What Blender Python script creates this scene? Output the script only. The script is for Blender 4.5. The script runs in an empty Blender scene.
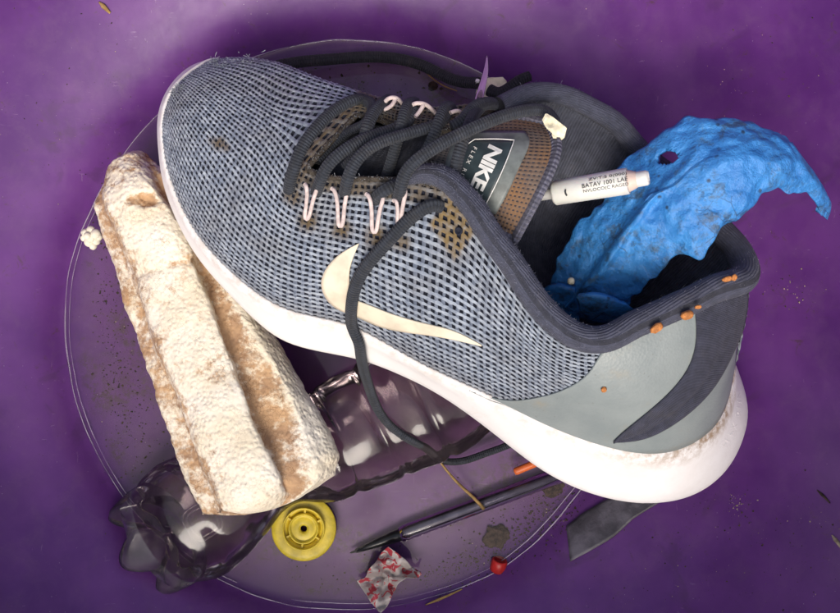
import bpy, math, random
import numpy as np
from mathutils import Vector, noise, Matrix

random.seed(7); np.random.seed(7)
scene = bpy.context.scene
C = scene.collection

# ------------------------------------------------------------------ camera
H, FPX, CX, CY = 0.48, 900.0, 420.0, 306.5       # height above the basin floor, focal length in photo pixels
cam_data = bpy.data.cameras.new('camera'); cam = bpy.data.objects.new('camera', cam_data); C.objects.link(cam)
cam.location = (0, 0, H); cam.rotation_euler = (0, 0, 0)
cam_data.sensor_width = 36; cam_data.lens = 36 * FPX / 840; cam_data.clip_start = 0.005; cam_data.clip_end = 50
scene.camera = cam

# ------------------------------------------------------------------ sky, sun, exposure
SUN_EL, SUN_AZ = math.radians(57), math.radians(184)      # azimuth clockwise from +Y
world = bpy.data.worlds.new('World'); scene.world = world; world.use_nodes = True
wn, wl = world.node_tree.nodes, world.node_tree.links
sky = wn.new('ShaderNodeTexSky'); sky.sky_type = 'NISHITA'; sky.sun_disc = False
sky.sun_elevation = SUN_EL; sky.sun_rotation = SUN_AZ
sky.air_density = 1.0; sky.dust_density = 6.0; sky.ozone_density = 0.6
bg = wn['Background']; bg.inputs['Strength'].default_value = 0.125
wl.new(sky.outputs[0], bg.inputs[0])
sd = bpy.data.lights.new('sun', 'SUN'); sd.energy = 1.4; sd.angle = math.radians(28); sd.color = (1, 0.96, 0.9)
sun = bpy.data.objects.new('sun', sd); C.objects.link(sun)
sdir = Vector((math.sin(SUN_AZ) * math.cos(SUN_EL), math.cos(SUN_AZ) * math.cos(SUN_EL), math.sin(SUN_EL)))
sun.rotation_euler = sdir.to_track_quat('Z', 'Y').to_euler(); sun.location = sdir * 2
vs = scene.view_settings
vs.view_transform = 'Standard'; vs.look = 'None'; vs.gamma = 1; vs.use_curve_mapping = False; vs.exposure = 0.45

# ------------------------------------------------------------------ helpers
def P(px, py, z):
    """photo pixel + height in mm -> world metres"""
    d = H - np.asarray(z, float) / 1000
    return np.stack([(np.asarray(px, float) - CX) / FPX * d, -(np.asarray(py, float) - CY) / FPX * d, H - d], -1)
def PP(pts):
    a = np.array(pts, float); return P(a[:, 0], a[:, 1], a[:, 2])
def PX(W):
    W = np.asarray(W); d = H - W[..., 2]
    return np.stack([CX + W[..., 0] / d * FPX, CY - W[..., 1] / d * FPX], -1)

def ncs(knots, x):
    """natural cubic spline: matrix B with value = B @ control"""
    k = np.asarray(knots, float); n = len(k); h = np.diff(k)
    A = np.zeros((n, n)); D = np.zeros((n, n)); A[0, 0] = A[-1, -1] = 1
    for i in range(1, n - 1):
        A[i, i-1:i+2] = h[i-1], 2 * (h[i-1] + h[i]), h[i]
        D[i, i-1] = 6 / h[i-1]; D[i, i] = -6 / h[i-1] - 6 / h[i]; D[i, i+1] = 6 / h[i]
    M = np.linalg.solve(A, D); x = np.clip(np.asarray(x, float), k[0], k[-1])
    j = np.clip(np.searchsorted(k, x, 'right') - 1, 0, n - 2)
    hj = h[j]; a = (k[j+1] - x) / hj; b = (x - k[j]) / hj
    B = np.zeros((len(x), n)); r = np.arange(len(x))
    B[r, j] += a; B[r, j+1] += b
    return B + ((a**3 - a) * hj**2 / 6)[:, None] * M[j] + ((b**3 - b) * hj**2 / 6)[:, None] * M[j+1]
def spl(pts, n):
    """smooth curve through points, n samples, even arc length"""
    p = np.array(pts, float)
    k = np.r_[0, np.cumsum(np.maximum(np.linalg.norm(np.diff(p, axis=0), axis=1), 1e-6) ** 0.7)]
    q = ncs(k, np.linspace(0, k[-1], 12 * len(p))) @ p
    return resample(q, n)
def resample(q, n):
    a = np.r_[0, np.cumsum(np.linalg.norm(np.diff(q, axis=0), axis=1))]
    x = np.linspace(0, a[-1], n)
    return np.stack([np.interp(x, a, q[:, i]) for i in range(q.shape[1])], -1)
def crm(t, n):
    """Catmull-Rom basis over n control rows, t in [0, n-1]"""
    t = np.asarray(t, float); j = np.clip(np.floor(t).astype(int), 0, n - 2); u = t - j
    w = [(-u + 2*u*u - u**3) / 2, (2 - 5*u*u + 3*u**3) / 2, (u + 4*u*u - 3*u**3) / 2, (u**3 - u*u) / 2]
    B = np.zeros((len(t), n)); r = np.arange(len(t))
    for q, ww in zip((-1, 0, 1, 2), w):
        i = j + q
        lo, hi = i < 0, i > n - 1
        ok = ~lo & ~hi
        np.add.at(B, (r[ok], i[ok]), ww[ok])
        np.add.at(B, (r[lo], 0), 2 * ww[lo]); np.add.at(B, (r[lo], 1), -ww[lo])
        np.add.at(B, (r[hi], n-1), 2 * ww[hi]); np.add.at(B, (r[hi], n-2), -ww[hi])
    return B
def unit(v): return v / np.maximum(np.linalg.norm(v, axis=-1, keepdims=True), 1e-12)
def fbm(p, s, o=4, h=1.0): return noise.fractal(Vector((p[0]*s, p[1]*s, p[2]*s)), h, 2.0, o)
def nz(p, s): return noise.noise(Vector((p[0]*s, p[1]*s, p[2]*s)))
def vor(p, s): return noise.voronoi(Vector((p[0]*s, p[1]*s, p[2]*s)))[0]

BASE = {}
def tagit(o, label=None, cat=None, group=None, kind=None):
    if label: o['label'] = label
    if cat: o['category'] = cat
    if group: o['group'] = group
    if kind: o['kind'] = kind
def thing(name, label, cat, loc, group=None):
    o = bpy.data.objects.new(name, None); C.objects.link(o); o.location = tuple(loc); o.empty_display_size = 0.01
    BASE[o.name] = np.array(loc, float); tagit(o, label, cat, group); return o
def mesh(name, V, F, mat, parent=None, smooth=True, uv=None, attrs=None, midx=None, loc=None):
    V = np.asarray(V, float)
    if parent is not None: off = BASE[parent.name]
    else:
        off = np.array(loc, float) if loc is not None else np.array([V[:, 0].mean(), V[:, 1].mean(), V[:, 2].min()])
    me = bpy.data.meshes.new(name)
    me.from_pydata((V - off).tolist(), [], [tuple(int(i) for i in f) for f in F])
    for m in (mat if isinstance(mat, (list, tuple)) else [mat]): me.materials.append(m)
    me.polygons.foreach_set('use_smooth', [smooth] * len(me.polygons))
    if midx is not None: me.polygons.foreach_set('material_index', [int(i) for i in midx])
    if uv is not None:
        ul = me.uv_layers.new(name='UVMap'); uv = np.asarray(uv, float)
        li = np.zeros(len(me.loops), int); me.loops.foreach_get('vertex_index', li)
        ul.data.foreach_set('uv', uv[li].ravel())
    for an, av in (attrs or {}).items():
        a = me.attributes.new(an, 'FLOAT', 'POINT'); a.data.foreach_set('value', np.asarray(av, float))
    me.update()
    o = bpy.data.objects.new(name, me); C.objects.link(o)
    if parent is not None:
        o.parent = parent; BASE[o.name] = off
    else:
        o.location = tuple(off); BASE[o.name] = off
    return o
def solid(o, t, off=-1):
    m = o.modifiers.new('thickness', 'SOLIDIFY'); m.thickness = t; m.offset = off; return o
def gridF(n, m, closed_u=False, closed_v=False, base=0):
    F = []
    for i in range(n if closed_u else n - 1):
        for j in range(m if closed_v else m - 1):
            i2, j2 = (i + 1) % n, (j + 1) % m
            F.append((base + i*m + j, base + i2*m + j, base + i2*m + j2, base + i*m + j2))
    return F
def frames(p, up=None):
    t = unit(np.gradient(p, axis=0)); n = np.zeros_like(p)
    r = np.array(up if up is not None else (0, 0, 1.0))
    if abs(t[0] @ r) > 0.95: r = np.array([1.0, 0.2, 0])
    n[0] = unit(r - t[0] * (r @ t[0]))
    for i in range(1, len(p)): n[i] = unit(n[i-1] - t[i] * (n[i-1] @ t[i]))
    return t, n, np.cross(t, n)
def tube(p, rad, seg=10, caps=True, flat=1.0, closed=False, up=None):
    """sweep along p; flat scales the radius in the frame's normal direction"""
    p = np.asarray(p, float); n = len(p); rad = np.broadcast_to(np.asarray(rad, float), (n,))
    t, nn, b = frames(p, up)
    if closed:
        t = unit(np.roll(p, -1, 0) - np.roll(p, 1, 0)); r = np.array(up if up is not None else (0, 0, 1.0))
        nn = unit(r - t * (t @ r)[:, None]); b = np.cross(t, nn)
    a = np.linspace(0, 2 * math.pi, seg, endpoint=False)
    V = p[:, None] + rad[:, None, None] * (np.cos(a)[None, :, None] * nn[:, None] * flat + np.sin(a)[None, :, None] * b[:, None])
    L = np.r_[0, np.cumsum(np.linalg.norm(np.diff(p, axis=0), axis=1))]
    uv = np.stack(np.broadcast_arrays(L[:, None], (a / (2 * math.pi))[None]), -1).reshape(-1, 2)
    V = V.reshape(-1, 3); F = gridF(n, seg, closed, True)
    if caps and not closed:
        V = np.vstack([V, p[0] - t[0] * rad[0] * 0.35, p[-1] + t[-1] * rad[-1] * 0.35]); uv = np.vstack([uv, [[0, 0], [L[-1], 0]]])
        k = n * seg
        F += [(k, (j + 1) % seg, j) for j in range(seg)]
        F += [(k + 1, (n-1)*seg + j, (n-1)*seg + (j + 1) % seg) for j in range(seg)]
    return V, F, uv
def lathe(prof, seg=48, M=None, closed=False):
    """profile (r, z) about local z; M 4x4 numpy"""
    pr = np.array(prof, float); a = np.linspace(0, 2*math.pi, seg, endpoint=False)
    V = np.stack([pr[:, 0][:, None]*np.cos(a), pr[:, 0][:, None]*np.sin(a), np.broadcast_to(pr[:, 1][:, None], (len(pr), seg))], -1).reshape(-1, 3)
    F = gridF(len(pr), seg, closed, True)
    if M is not None: V = V @ M[:3, :3].T + M[:3, 3]
    return V, F
def axisM(o, d, up=(0, 0, 1)):
    z = unit(np.array(d, float)); u = np.array(up, float)
    if abs(z @ unit(u)) > 0.97: u = np.array([0, 1.0, 0])
    x = unit(np.cross(u, z)); y = np.cross(z, x)
    M = np.eye(4); M[:3, 0], M[:3, 1], M[:3, 2], M[:3, 3] = x, y, z, o
    return M
def joinVF(parts):
    V, F, b = [], [], 0
    for v, f in parts:
        V.append(np.asarray(v, float)); F += [tuple(i + b for i in q) for q in f]; b += len(v)
    return np.vstack(V), F
def icos(sub=2):
    t = (1 + 5**.5) / 2
    V = [(-1,t,0),(1,t,0),(-1,-t,0),(1,-t,0),(0,-1,t),(0,1,t),(0,-1,-t),(0,1,-t),(t,0,-1),(t,0,1),(-t,0,-1),(-t,0,1)]
    F = [(0,11,5),(0,5,1),(0,1,7),(0,7,10),(0,10,11),(1,5,9),(5,11,4),(11,10,2),(10,7,6),(7,1,8),(3,9,4),(3,4,2),(3,2,6),(3,6,8),(3,8,9),(4,9,5),(2,4,11),(6,2,10),(8,6,7),(9,8,1)]
    V = [tuple(unit(np.array(v))) for v in V]
    for _ in range(sub):
        c, G = {}, []
        def mid(a, b):
            k = (min(a, b), max(a, b))
            if k not in c: V.append(tuple(unit(np.array(V[a]) + np.array(V[b])))); c[k] = len(V) - 1
            return c[k]
        for a, b, d in F:
            x, y, z = mid(a, b), mid(b, d), mid(d, a); G += [(a,x,z),(b,y,x),(d,z,y),(x,y,z)]
        F = G
    return np.array(V), F

# ------------------------------------------------------------------ materials
class N:
    def __init__(s, name):
        s.m = bpy.data.materials.new(name); s.m.use_nodes = True; s.t = s.m.node_tree
        s.b = s.t.nodes['Principled BSDF']; s.out = s.t.nodes['Material Output']
    def n(s, ty, **kw):
        x = s.t.nodes.new(ty)
        for k, v in kw.items():
            if k.startswith('i_'): x.inputs[k[2:].replace('_', ' ')].default_value = v
            else: setattr(x, k, v)
        return x
    def l(s, a, b): s.t.links.new(a, b)
    def coord(s, kind='Object'): return s.n('ShaderNodeTexCoord').outputs[kind]
    def noise(s, scale, detail=4, rough=0.55, kind='Object', vec=None, dist=0):
        x = s.n('ShaderNodeTexNoise'); x.inputs['Scale'].default_value = scale; x.inputs['Detail'].default_value = detail
        x.inputs['Roughness'].default_value = rough; x.inputs['Distortion'].default_value = dist
        s.l(vec if vec is not None else s.coord(kind), x.inputs['Vector']); return x.outputs['Fac']
    def voronoi(s, scale, feature='F1', vec=None):
        x = s.n('ShaderNodeTexVoronoi', feature=feature); x.inputs['Scale'].default_value = scale
        s.l(vec if vec is not None else s.coord(), x.inputs['Vector']); return x.outputs['Distance']
    def ramp(s, f, lo, hi, a=0.0, b=1.0):
        x = s.n('ShaderNodeMapRange'); x.interpolation_type = 'SMOOTHSTEP'
        for i, v in zip(('From Min', 'From Max', 'To Min', 'To Max'), (lo, hi, a, b)): x.inputs[i].default_value = v
        s.l(f, x.inputs['Value']); return x.outputs['Result']
    def math(s, op, a, b):
        x = s.n('ShaderNodeMath', operation=op)
        for i, v in enumerate((a, b)):
            if isinstance(v, (int, float)): x.inputs[i].default_value = v
            else: s.l(v, x.inputs[i])
        return x.outputs[0]
    def mix(s, f, a, b, mode='MIX'):
        x = s.n('ShaderNodeMix', data_type='RGBA', blend_type=mode)
        for i, v in ((0, f), (6, a), (7, b)):
            if isinstance(v, (int, float)): x.inputs[i].default_value = v
            elif isinstance(v, tuple): x.inputs[i].default_value = v + (1,) if len(v) == 3 else v
            else: s.l(v, x.inputs[i])
        return x.outputs[2]
    def attr(s, name): return s.n('ShaderNodeAttribute', attribute_name=name).outputs['Fac']
    def bump(s, h, strength=0.3, dist=0.001, prev=None):
        x = s.n('ShaderNodeBump'); x.inputs['Strength'].default_value = strength; x.inputs['Distance'].default_value = dist
        s.l(h, x.inputs['Height'])
        if prev is not None: s.l(prev, x.inputs['Normal'])
        return x.outputs[0]
    def fin(s, col=None, rough=0.6, normal=None, **kw):
        if col is not None:
            if isinstance(col, tuple): s.b.inputs['Base Color'].default_value = col + (1,)
            else: s.l(col, s.b.inputs['Base Color'])
        if isinstance(rough, (int, float)): s.b.inputs['Roughness'].default_value = rough
        else: s.l(rough, s.b.inputs['Roughness'])
        if normal is not None: s.l(normal, s.b.inputs['Normal'])
        for k, v in kw.items(): s.b.inputs[k.replace('_', ' ')].default_value = v
        return s.m

def m_simple(name, col, rough=0.55, var=0.25, sc=120, bs=0.25, bsc=900, bd=0.0004, **kw):
    n = N(name); f = n.noise(sc, 5)
    dark = tuple(c * (1 - var) for c in col); light = tuple(min(1, c * (1 + var)) for c in col)
    return n.fin(n.mix(n.ramp(f, 0.3, 0.7), dark, light), rough, n.bump(n.noise(bsc, 3), bs, bd), **kw)

def m_purple():
    n = N('purple_plastic')
    big = n.ramp(n.noise(14, 5, 0.6), 0.35, 0.7)
    dust = n.ramp(n.noise(75, 9, 0.75, dist=0.3), 0.44, 0.76)
    col = n.mix(big, (0.092, 0.022, 0.160), (0.150, 0.044, 0.232))
    col = n.mix(n.math('MULTIPLY', dust, 0.2), col, (0.22, 0.13, 0.215))
    # smeared mud
    mud = n.math('MULTIPLY', n.ramp(n.noise(110, 9, 0.8, dist=1.0), 0.57, 0.66), n.ramp(n.noise(17, 3), 0.46, 0.6))
    col = n.mix(n.math('MULTIPLY', mud, 0.75), col, (0.085, 0.045, 0.04))
    sx = n.n('ShaderNodeSeparateXYZ'); n.l(n.coord(), sx.inputs[0])
    rr = n.math('SQRT', n.math('ADD', n.math('MULTIPLY', sx.outputs[0], sx.outputs[0]), n.math('MULTIPLY', sx.outputs[1], sx.outputs[1])), 0.0)
    silt = n.math('MULTIPLY', n.ramp(rr, 0.149, 0.138), n.ramp(n.noise(38, 8, 0.7), 0.3, 0.62, 0.35, 1.0))
    col = n.mix(n.math('MULTIPLY', silt, 0.45), col, (0.085, 0.016, 0.085))
    sed = n.math('MULTIPLY', n.math('MULTIPLY', n.ramp(rr, 0.147, 0.142), n.ramp(rr, 0.085, 0.12)), n.math('MULTIPLY', n.ramp(n.noise(30, 4, 0.6), 0.47, 0.6), n.ramp(n.noise(260, 7, 0.75), 0.42, 0.6)))
    col = n.mix(n.math('MULTIPLY', sed, 0.75), col, (0.055, 0.030, 0.018))
    # fine scratches
    mp = n.n('ShaderNodeMapping'); mp.inputs['Scale'].default_value = (60, 900, 300); mp.inputs['Rotation'].default_value = (0, 0, 0.7)
    n.l(n.coord(), mp.inputs['Vector'])
    scr = n.ramp(n.noise(1, 3, vec=mp.outputs[0]), 0.68, 0.74)
    mp2 = n.n('ShaderNodeMapping'); mp2.inputs['Scale'].default_value = (900, 50, 300); mp2.inputs['Rotation'].default_value = (0, 0, 0.35)
    n.l(n.coord(), mp2.inputs['Vector'])
    scr2 = n.ramp(n.noise(1, 3, vec=mp2.outputs[0]), 0.69, 0.75)
    s_ = n.math('MULTIPLY', n.math('MAXIMUM', scr, scr2), n.ramp(n.noise(30, 3), 0.5, 0.65))
    col = n.mix(n.math('MULTIPLY', s_, 0.5), col, (0.33, 0.22, 0.36))
    speck = n.ramp(n.voronoi(420), 0.13, 0.06)
    speck = n.math('MULTIPLY', speck, n.ramp(n.noise(60, 4), 0.52, 0.62))
    col = n.mix(n.math('MULTIPLY', speck, 0.7), col, (0.05, 0.025, 0.03))
    lint = n.math('MULTIPLY', n.ramp(n.voronoi(260), 0.055, 0.03), n.ramp(n.noise(35, 3), 0.45, 0.6))
    col = n.mix(n.math('MULTIPLY', lint, 0.8), col, (0.5, 0.44, 0.47))
    drip = n.n('ShaderNodeMapping'); drip.inputs['Scale'].default_value = (34, 34, 7); n.l(n.coord(), drip.inputs['Vector'])
    col = n.mix(n.math('MULTIPLY', n.ramp(n.noise(1, 6, 0.6, vec=drip.outputs[0], dist=1.0), 0.57, 0.66), 0.35), col, (0.07, 0.03, 0.085))
    rough = n.ramp(n.noise(40, 6, 0.65), 0.3, 0.75, 0.3, 0.55)
    nb = n.bump(n.noise(25, 3), 0.25, 0.002); nb = n.bump(n.noise(260, 5), 0.10, 0.0004, nb)
    return n.fin(col, rough, nb)

def m_fabric(name, col, col2, stain=(0.10, 0.068, 0.03)):
    n = N(name)
    f = n.ramp(n.noise(260, 4), 0.3, 0.7)
    c = n.mix(f, col2, col)
    c = n.mix(n.ramp(n.noise(26, 4), 0.35, 0.75, 0.0, 0.45), c, tuple(x * 0.55 for x in col))
    c = n.mix(n.ramp(n.noise(34, 6, 0.65), 0.46, 0.72, 0.0, 0.42), c, (0.16, 0.145, 0.125))
    st = n.math('MULTIPLY', n.attr('stain'), n.ramp(n.noise(330, 4), 0.25, 0.6, 0.55, 1.0))
    c = n.mix(st, c, stain)
    c = n.mix(n.math('MULTIPLY', n.attr('ochre'), n.ramp(n.noise(300, 4), 0.2, 0.6, 0.4, 1.0)), c, (0.19, 0.13, 0.05))
    w = n.noise(3200, 2)
    return n.fin(c, 0.75, n.bump(w, 0.6, 0.0003), Sheen_Weight=0.15)

def m_knit(name, col, scale_u=1500, scale_v=60, rough=0.9, sheen=0.06, amp=0.0006, diag=False, deep=0.5):
    """ribbed textile: ridges along the UV u (metres)"""
    n = N(name); uv = n.coord('UV'); sep = n.n('ShaderNodeSeparateXYZ'); n.l(uv, sep.inputs[0])
    a = n.math('SINE', n.math('MULTIPLY', sep.outputs[0], scale_u), 0.0)
    b = n.math('SINE', n.math('MULTIPLY', sep.outputs[1], scale_v), 0.0)
    wv = n.math('ADD', n.math('MULTIPLY', a, 0.6), n.math('MULTIPLY', b, 0.4))
    if diag:
        ph = n.math('ADD', n.math('MULTIPLY', sep.outputs[0], scale_u), n.math('MULTIPLY', sep.outputs[1], scale_v))
        ph = n.math('ADD', ph, n.math('MULTIPLY', n.noise(90, 3), 7.0)); wv = n.math('SINE', ph, 0.0)
    f = n.ramp(n.noise(300, 4), 0.3, 0.7)
    c = n.mix(f, tuple(x * 0.75 for x in col), tuple(x * 1.2 for x in col))
    c = n.mix(n.ramp(wv, -0.8, 0.6, deep, 0.0), c, tuple(x * 0.35 for x in col))
    c = n.mix(n.math('MULTIPLY', n.ramp(n.noise(90, 6, 0.7), 0.52, 0.75), 0.16), c, (0.17, 0.15, 0.13))
    nb = n.bump(wv, 0.8, amp); nb = n.bump(n.noise(2500, 2), 0.5, 0.0003, nb)
    return n.fin(c, rough, nb, Sheen_Weight=sheen, Sheen_Roughness=0.5)

def m_clear(name, tint, film=(0.35, 0.33, 0.33), film_amt=0.1, ior=1.45, rough=0.04, streak=None):
    """thin clear plastic / water sheet: tinted transparency, Fresnel gloss and a little surface film"""
    n = N(name); n.t.nodes.remove(n.b)
    tr = n.n('ShaderNodeBsdfTransparent'); tr.inputs['Color'].default_value = tint + (1,)
    df = n.n('ShaderNodeBsdfDiffuse'); df.inputs['Color'].default_value = film + (1,)
    gl = n.n('ShaderNodeBsdfGlossy'); gl.inputs['Roughness'].default_value = rough
    fr = n.n('ShaderNodeFresnel'); fr.inputs['IOR'].default_value = ior
    if streak:
        nb = n.bump(n.noise(streak, 4, dist=0.5), 0.35, 0.002)
        for x in (fr, gl): n.l(nb, x.inputs['Normal'])
    m1 = n.n('ShaderNodeMixShader'); m2 = n.n('ShaderNodeMixShader')
    f = n.ramp(n.noise(60, 6, 0.65), 0.35, 0.75, film_amt * 0.3, film_amt * 1.8)
    n.l(f, m1.inputs[0]); n.l(tr.outputs[0], m1.inputs[1]); n.l(df.outputs[0], m1.inputs[2])
    n.l(fr.outputs[0], m2.inputs[0]); n.l(m1.outputs[0], m2.inputs[1]); n.l(gl.outputs[0], m2.inputs[2])
    n.l(m2.outputs[0], n.out.inputs[0]); return n.m

def m_foam():
    n = N('expanded_foam')
    e = n.voronoi(560, 'DISTANCE_TO_EDGE')
    white = n.mix(n.ramp(n.noise(35, 5), 0.3, 0.7), (0.74, 0.66, 0.49), (0.86, 0.81, 0.69))
    dn = n.noise(55, 7, 0.68); d2 = n.noise(260, 5, 0.7)
    amt = n.math('ADD', n.math('MULTIPLY', n.attr('dirt'), 1.0), n.math('MULTIPLY', n.math('SUBTRACT', dn, 0.50), 2.3))
    amt = n.math('ADD', amt, n.math('MULTIPLY', n.math('SUBTRACT', d2, 0.5), 2.2))
    f = n.ramp(amt, 0.12, 0.85)
    brown = n.mix(n.ramp(n.noise(120, 5), 0.3, 0.7), (0.27, 0.13, 0.05), (0.50, 0.29, 0.13))
    c = n.mix(n.math('MULTIPLY', f, 0.88), white, brown)
    crack = n.math('MULTIPLY', n.ramp(e, 0.05, 0.0), n.ramp(n.noise(90, 4), 0.42, 0.62))
    c = n.mix(n.math('MULTIPLY', crack, n.math('ADD', n.math('MULTIPLY', f, 0.6), 0.4)), c, (0.22, 0.12, 0.06))
    nb = n.bump(n.ramp(n.voronoi(480), 0.75, 0.0), 0.55, 0.0007); nb = n.bump(n.noise(1500, 3), 0.25, 0.0003, nb)
    return n.fin(c, 0.85, nb, Subsurface_Weight=0.06, Subsurface_Radius=(0.004, 0.003, 0.002))

def m_blue():
    n = N('weathered_blue_plastic')
    c = n.mix(n.ramp(n.noise(60, 5), 0.3, 0.7), (0.03, 0.19, 0.52), (0.055, 0.285, 0.68))
    c = n.mix(n.math('MULTIPLY', n.ramp(n.noise(38, 5), 0.55, 0.72), 0.5), c, (0.08, 0.33, 0.66))
    gr = n.math('MULTIPLY', n.ramp(n.noise(55, 8, 0.7, dist=0.8), 0.47, 0.62), n.ramp(n.noise(260, 6, 0.7), 0.42, 0.58))
    c = n.mix(n.math('MULTIPLY', gr, 0.7), c, (0.05, 0.06, 0.05))
    cr = n.math('MULTIPLY', n.ramp(n.voronoi(120, 'DISTANCE_TO_EDGE', ), 0.035, 0.0), n.ramp(n.noise(48, 5), 0.52, 0.66))
    c = n.mix(n.math('MULTIPLY', cr, 0.8), c, (0.012, 0.04, 0.11))
    pit = n.math('MULTIPLY', n.ramp(n.voronoi(210), 0.24, 0.10), n.ramp(n.noise(70, 3), 0.5, 0.62))
    c = n.mix(n.math('MULTIPLY', pit, 0.85), c, (0.02, 0.035, 0.06))
    nb = n.bump(n.noise(170, 7, 0.62), 0.7, 0.0026); nb = n.bump(n.noise(700, 5), 0.35, 0.0006, nb)
    return n.fin(c, 0.38, nb, Subsurface_Weight=0.05)

def m_midsole():
    n = N('white_midsole_foam')
    c = n.mix(n.ramp(n.noise(30, 5), 0.35, 0.75), (0.85, 0.845, 0.83), (0.78, 0.765, 0.74))
    d = n.math('MULTIPLY', n.attr('dirt'), n.ramp(n.noise(190, 6, 0.7), 0.36, 0.66))
    c = n.mix(d, c, (0.30, 0.2, 0.11))
    sc = n.math('MULTIPLY', n.ramp(n.noise(75, 7, 0.7, dist=0.7), 0.60, 0.76), 0.3)
    c = n.mix(sc, c, (0.55, 0.46, 0.36))
    nb = n.bump(n.noise(80, 4), 0.2, 0.0012); nb = n.bump(n.noise(900, 4), 0.25, 0.0003, nb)
    return n.fin(c, 0.6, nb)

MAT = {}
MAT['purple'] = m_purple()
MAT['thread'] = m_fabric('mesh_thread_pale_blue', (0.40, 0.45, 0.515), (0.19, 0.23, 0.295))
MAT['thread2'] = m_fabric('mesh_thread_slate', (0.16, 0.19, 0.245), (0.085, 0.108, 0.155))
MAT['under'] = m_simple('dark_navy_underlayer', (0.010, 0.013, 0.026), 0.9)
MAT['collar'] = m_knit('charcoal_collar_knit', (0.058, 0.063, 0.094), 700, 188, amp=0.00012, diag=True, deep=0.16)
MAT['lining'] = m_knit('charcoal_lining_knit', (0.075, 0.082, 0.112), 2600, 500, amp=0.0003, deep=0.25)
MAT['heelknit'] = m_knit('slate_heel_knit', (0.046, 0.050, 0.080), 9000, 500, amp=0.0003, deep=0.35)
MAT['lace'] = m_knit('charcoal_ribbed_lace', (0.028, 0.034, 0.046), 5600, 38, amp=0.0004, deep=0.4)
MAT['tongue'] = m_fabric('tongue_mesh', (0.15, 0.13, 0.12), (0.075, 0.07, 0.075), (0.20, 0.105, 0.045))
MAT['darkcloth'] = m_simple('dark_tongue_cloth', (0.03, 0.033, 0.045), 0.9, 0.35, 300, 0.5, 2000, 0.0004)
MAT['binding'] = m_knit('grey_binding', (0.14, 0.14, 0.19), 3500, 60)
def m_overlay():
    n = N('grey_heel_film'); c = n.mix(n.ramp(n.noise(60, 5), 0.3, 0.7), (0.205, 0.24, 0.24), (0.25, 0.285, 0.28))
    c = n.mix(n.math('MULTIPLY', n.ramp(n.noise(42, 6, 0.65), 0.54, 0.74), 0.5), c, (0.30, 0.25, 0.16))
    c = n.mix(n.math('MULTIPLY', n.ramp(n.noise(500, 5, 0.7), 0.62, 0.72), 0.4), c, (0.12, 0.11, 0.10))
    nb = n.bump(n.voronoi(900), 0.25, 0.0003); nb = n.bump(n.noise(60, 3), 0.2, 0.001, nb)
    return n.fin(c, 0.42, nb)
MAT['overlay'] = m_overlay()
MAT['midsole'] = m_midsole()
MAT['tick'] = m_simple('cream_emblem_film', (0.72, 0.64, 0.49), 0.5, 0.14, 90, 0.2, 1500, 0.0003)
MAT['loop'] = m_simple('pinkish_white_cord', (0.60, 0.50, 0.47), 0.75, 0.2, 400)
MAT['patch'] = m_simple('grey_patch_film', (0.15, 0.17, 0.16), 0.45, 0.3, 150)
MAT['panel'] = m_simple('dark_label_panel', (0.032, 0.05, 0.055), 0.45, 0.25, 200)
MAT['print'] = m_simple('white_print', (0.76, 0.76, 0.72), 0.55, 0.08, 300)
MAT['edge'] = m_simple('frayed_brown_edge', (0.055, 0.045, 0.035), 0.9, 0.5, 400, 0.6, 2000, 0.0005)
MAT['foam'] = m_foam()
MAT['blue'] = m_blue()
MAT['vial'] = m_simple('white_vial_plastic', (0.72, 0.70, 0.64), 0.35, 0.08, 90, Subsurface_Weight=0.1)
MAT['vialpink'] = m_simple('pinkish_vial_collar', (0.70, 0.56, 0.47), 0.4, 0.08, 90)
MAT['stem'] = m_simple('grey_stem_plastic', (0.33, 0.33, 0.32), 0.45, 0.15)
MAT['ink'] = m_simple('black_print', (0.02, 0.02, 0.022), 0.6)
MAT['yellow'] = m_simple('yellow_cap_plastic', (0.70, 0.55, 0.045), 0.4, 0.22, 140, 0.3, 500, 0.0006)
MAT['black'] = m_simple('black_plastic', (0.012, 0.013, 0.014), 0.3, 0.3)
MAT['inktube'] = m_simple('dark_grey_ink_tube', (0.26, 0.28, 0.31), 0.12, 0.3)
MAT['cord'] = m_knit('blackish_cord', (0.022, 0.026, 0.030), 5000, 40)
MAT['red'] = m_simple('red_plastic', (0.52, 0.025, 0.02), 0.35, 0.2)
MAT['orange'] = m_simple('orange_plastic', (0.75, 0.16, 0.035), 0.4, 0.2)
MAT['crumb'] = m_simple('orange_crumb', (0.50, 0.19, 0.05), 0.8, 0.35, 500, 0.6, 900, 0.0006)
MAT['cream'] = m_simple('cream_fragment', (0.75, 0.70, 0.50), 0.6, 0.15, 200, 0.4, 500, 0.001)
MAT['pearl'] = m_simple('pale_bead', (0.72, 0.66, 0.48), 0.4)
MAT['straw'] = m_simple('dry_straw', (0.30, 0.19, 0.06), 0.7, 0.35, 300)
MAT['film'] = m_simple('grey_torn_film', (0.105, 0.098, 0.115), 0.5, 0.5, 90, 0.5, 300, 0.001)
MAT['dirt'] = m_simple('dirt', (0.055, 0.035, 0.022), 0.95, 0.6, 400)
MAT['grit'] = m_simple('pale_grit', (0.36, 0.29, 0.19), 0.9, 0.5, 400)
MAT['bottle'] = m_clear('murky_bottle_plastic', (0.78, 0.72, 0.72), (0.30, 0.25, 0.24), 0.05, 1.47, 0.11, 22)
MAT['bottlebase'] = m_clear('clear_bottle_base', (0.80, 0.79, 0.80), (0.50, 0.50, 0.50), 0.12, 1.52, 0.13, 30)
MAT['penbody'] = m_clear('clear_pen_plastic', (0.80, 0.77, 0.82), (0.5, 0.5, 0.5), 0.05, 1.5, 0.03)
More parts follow.
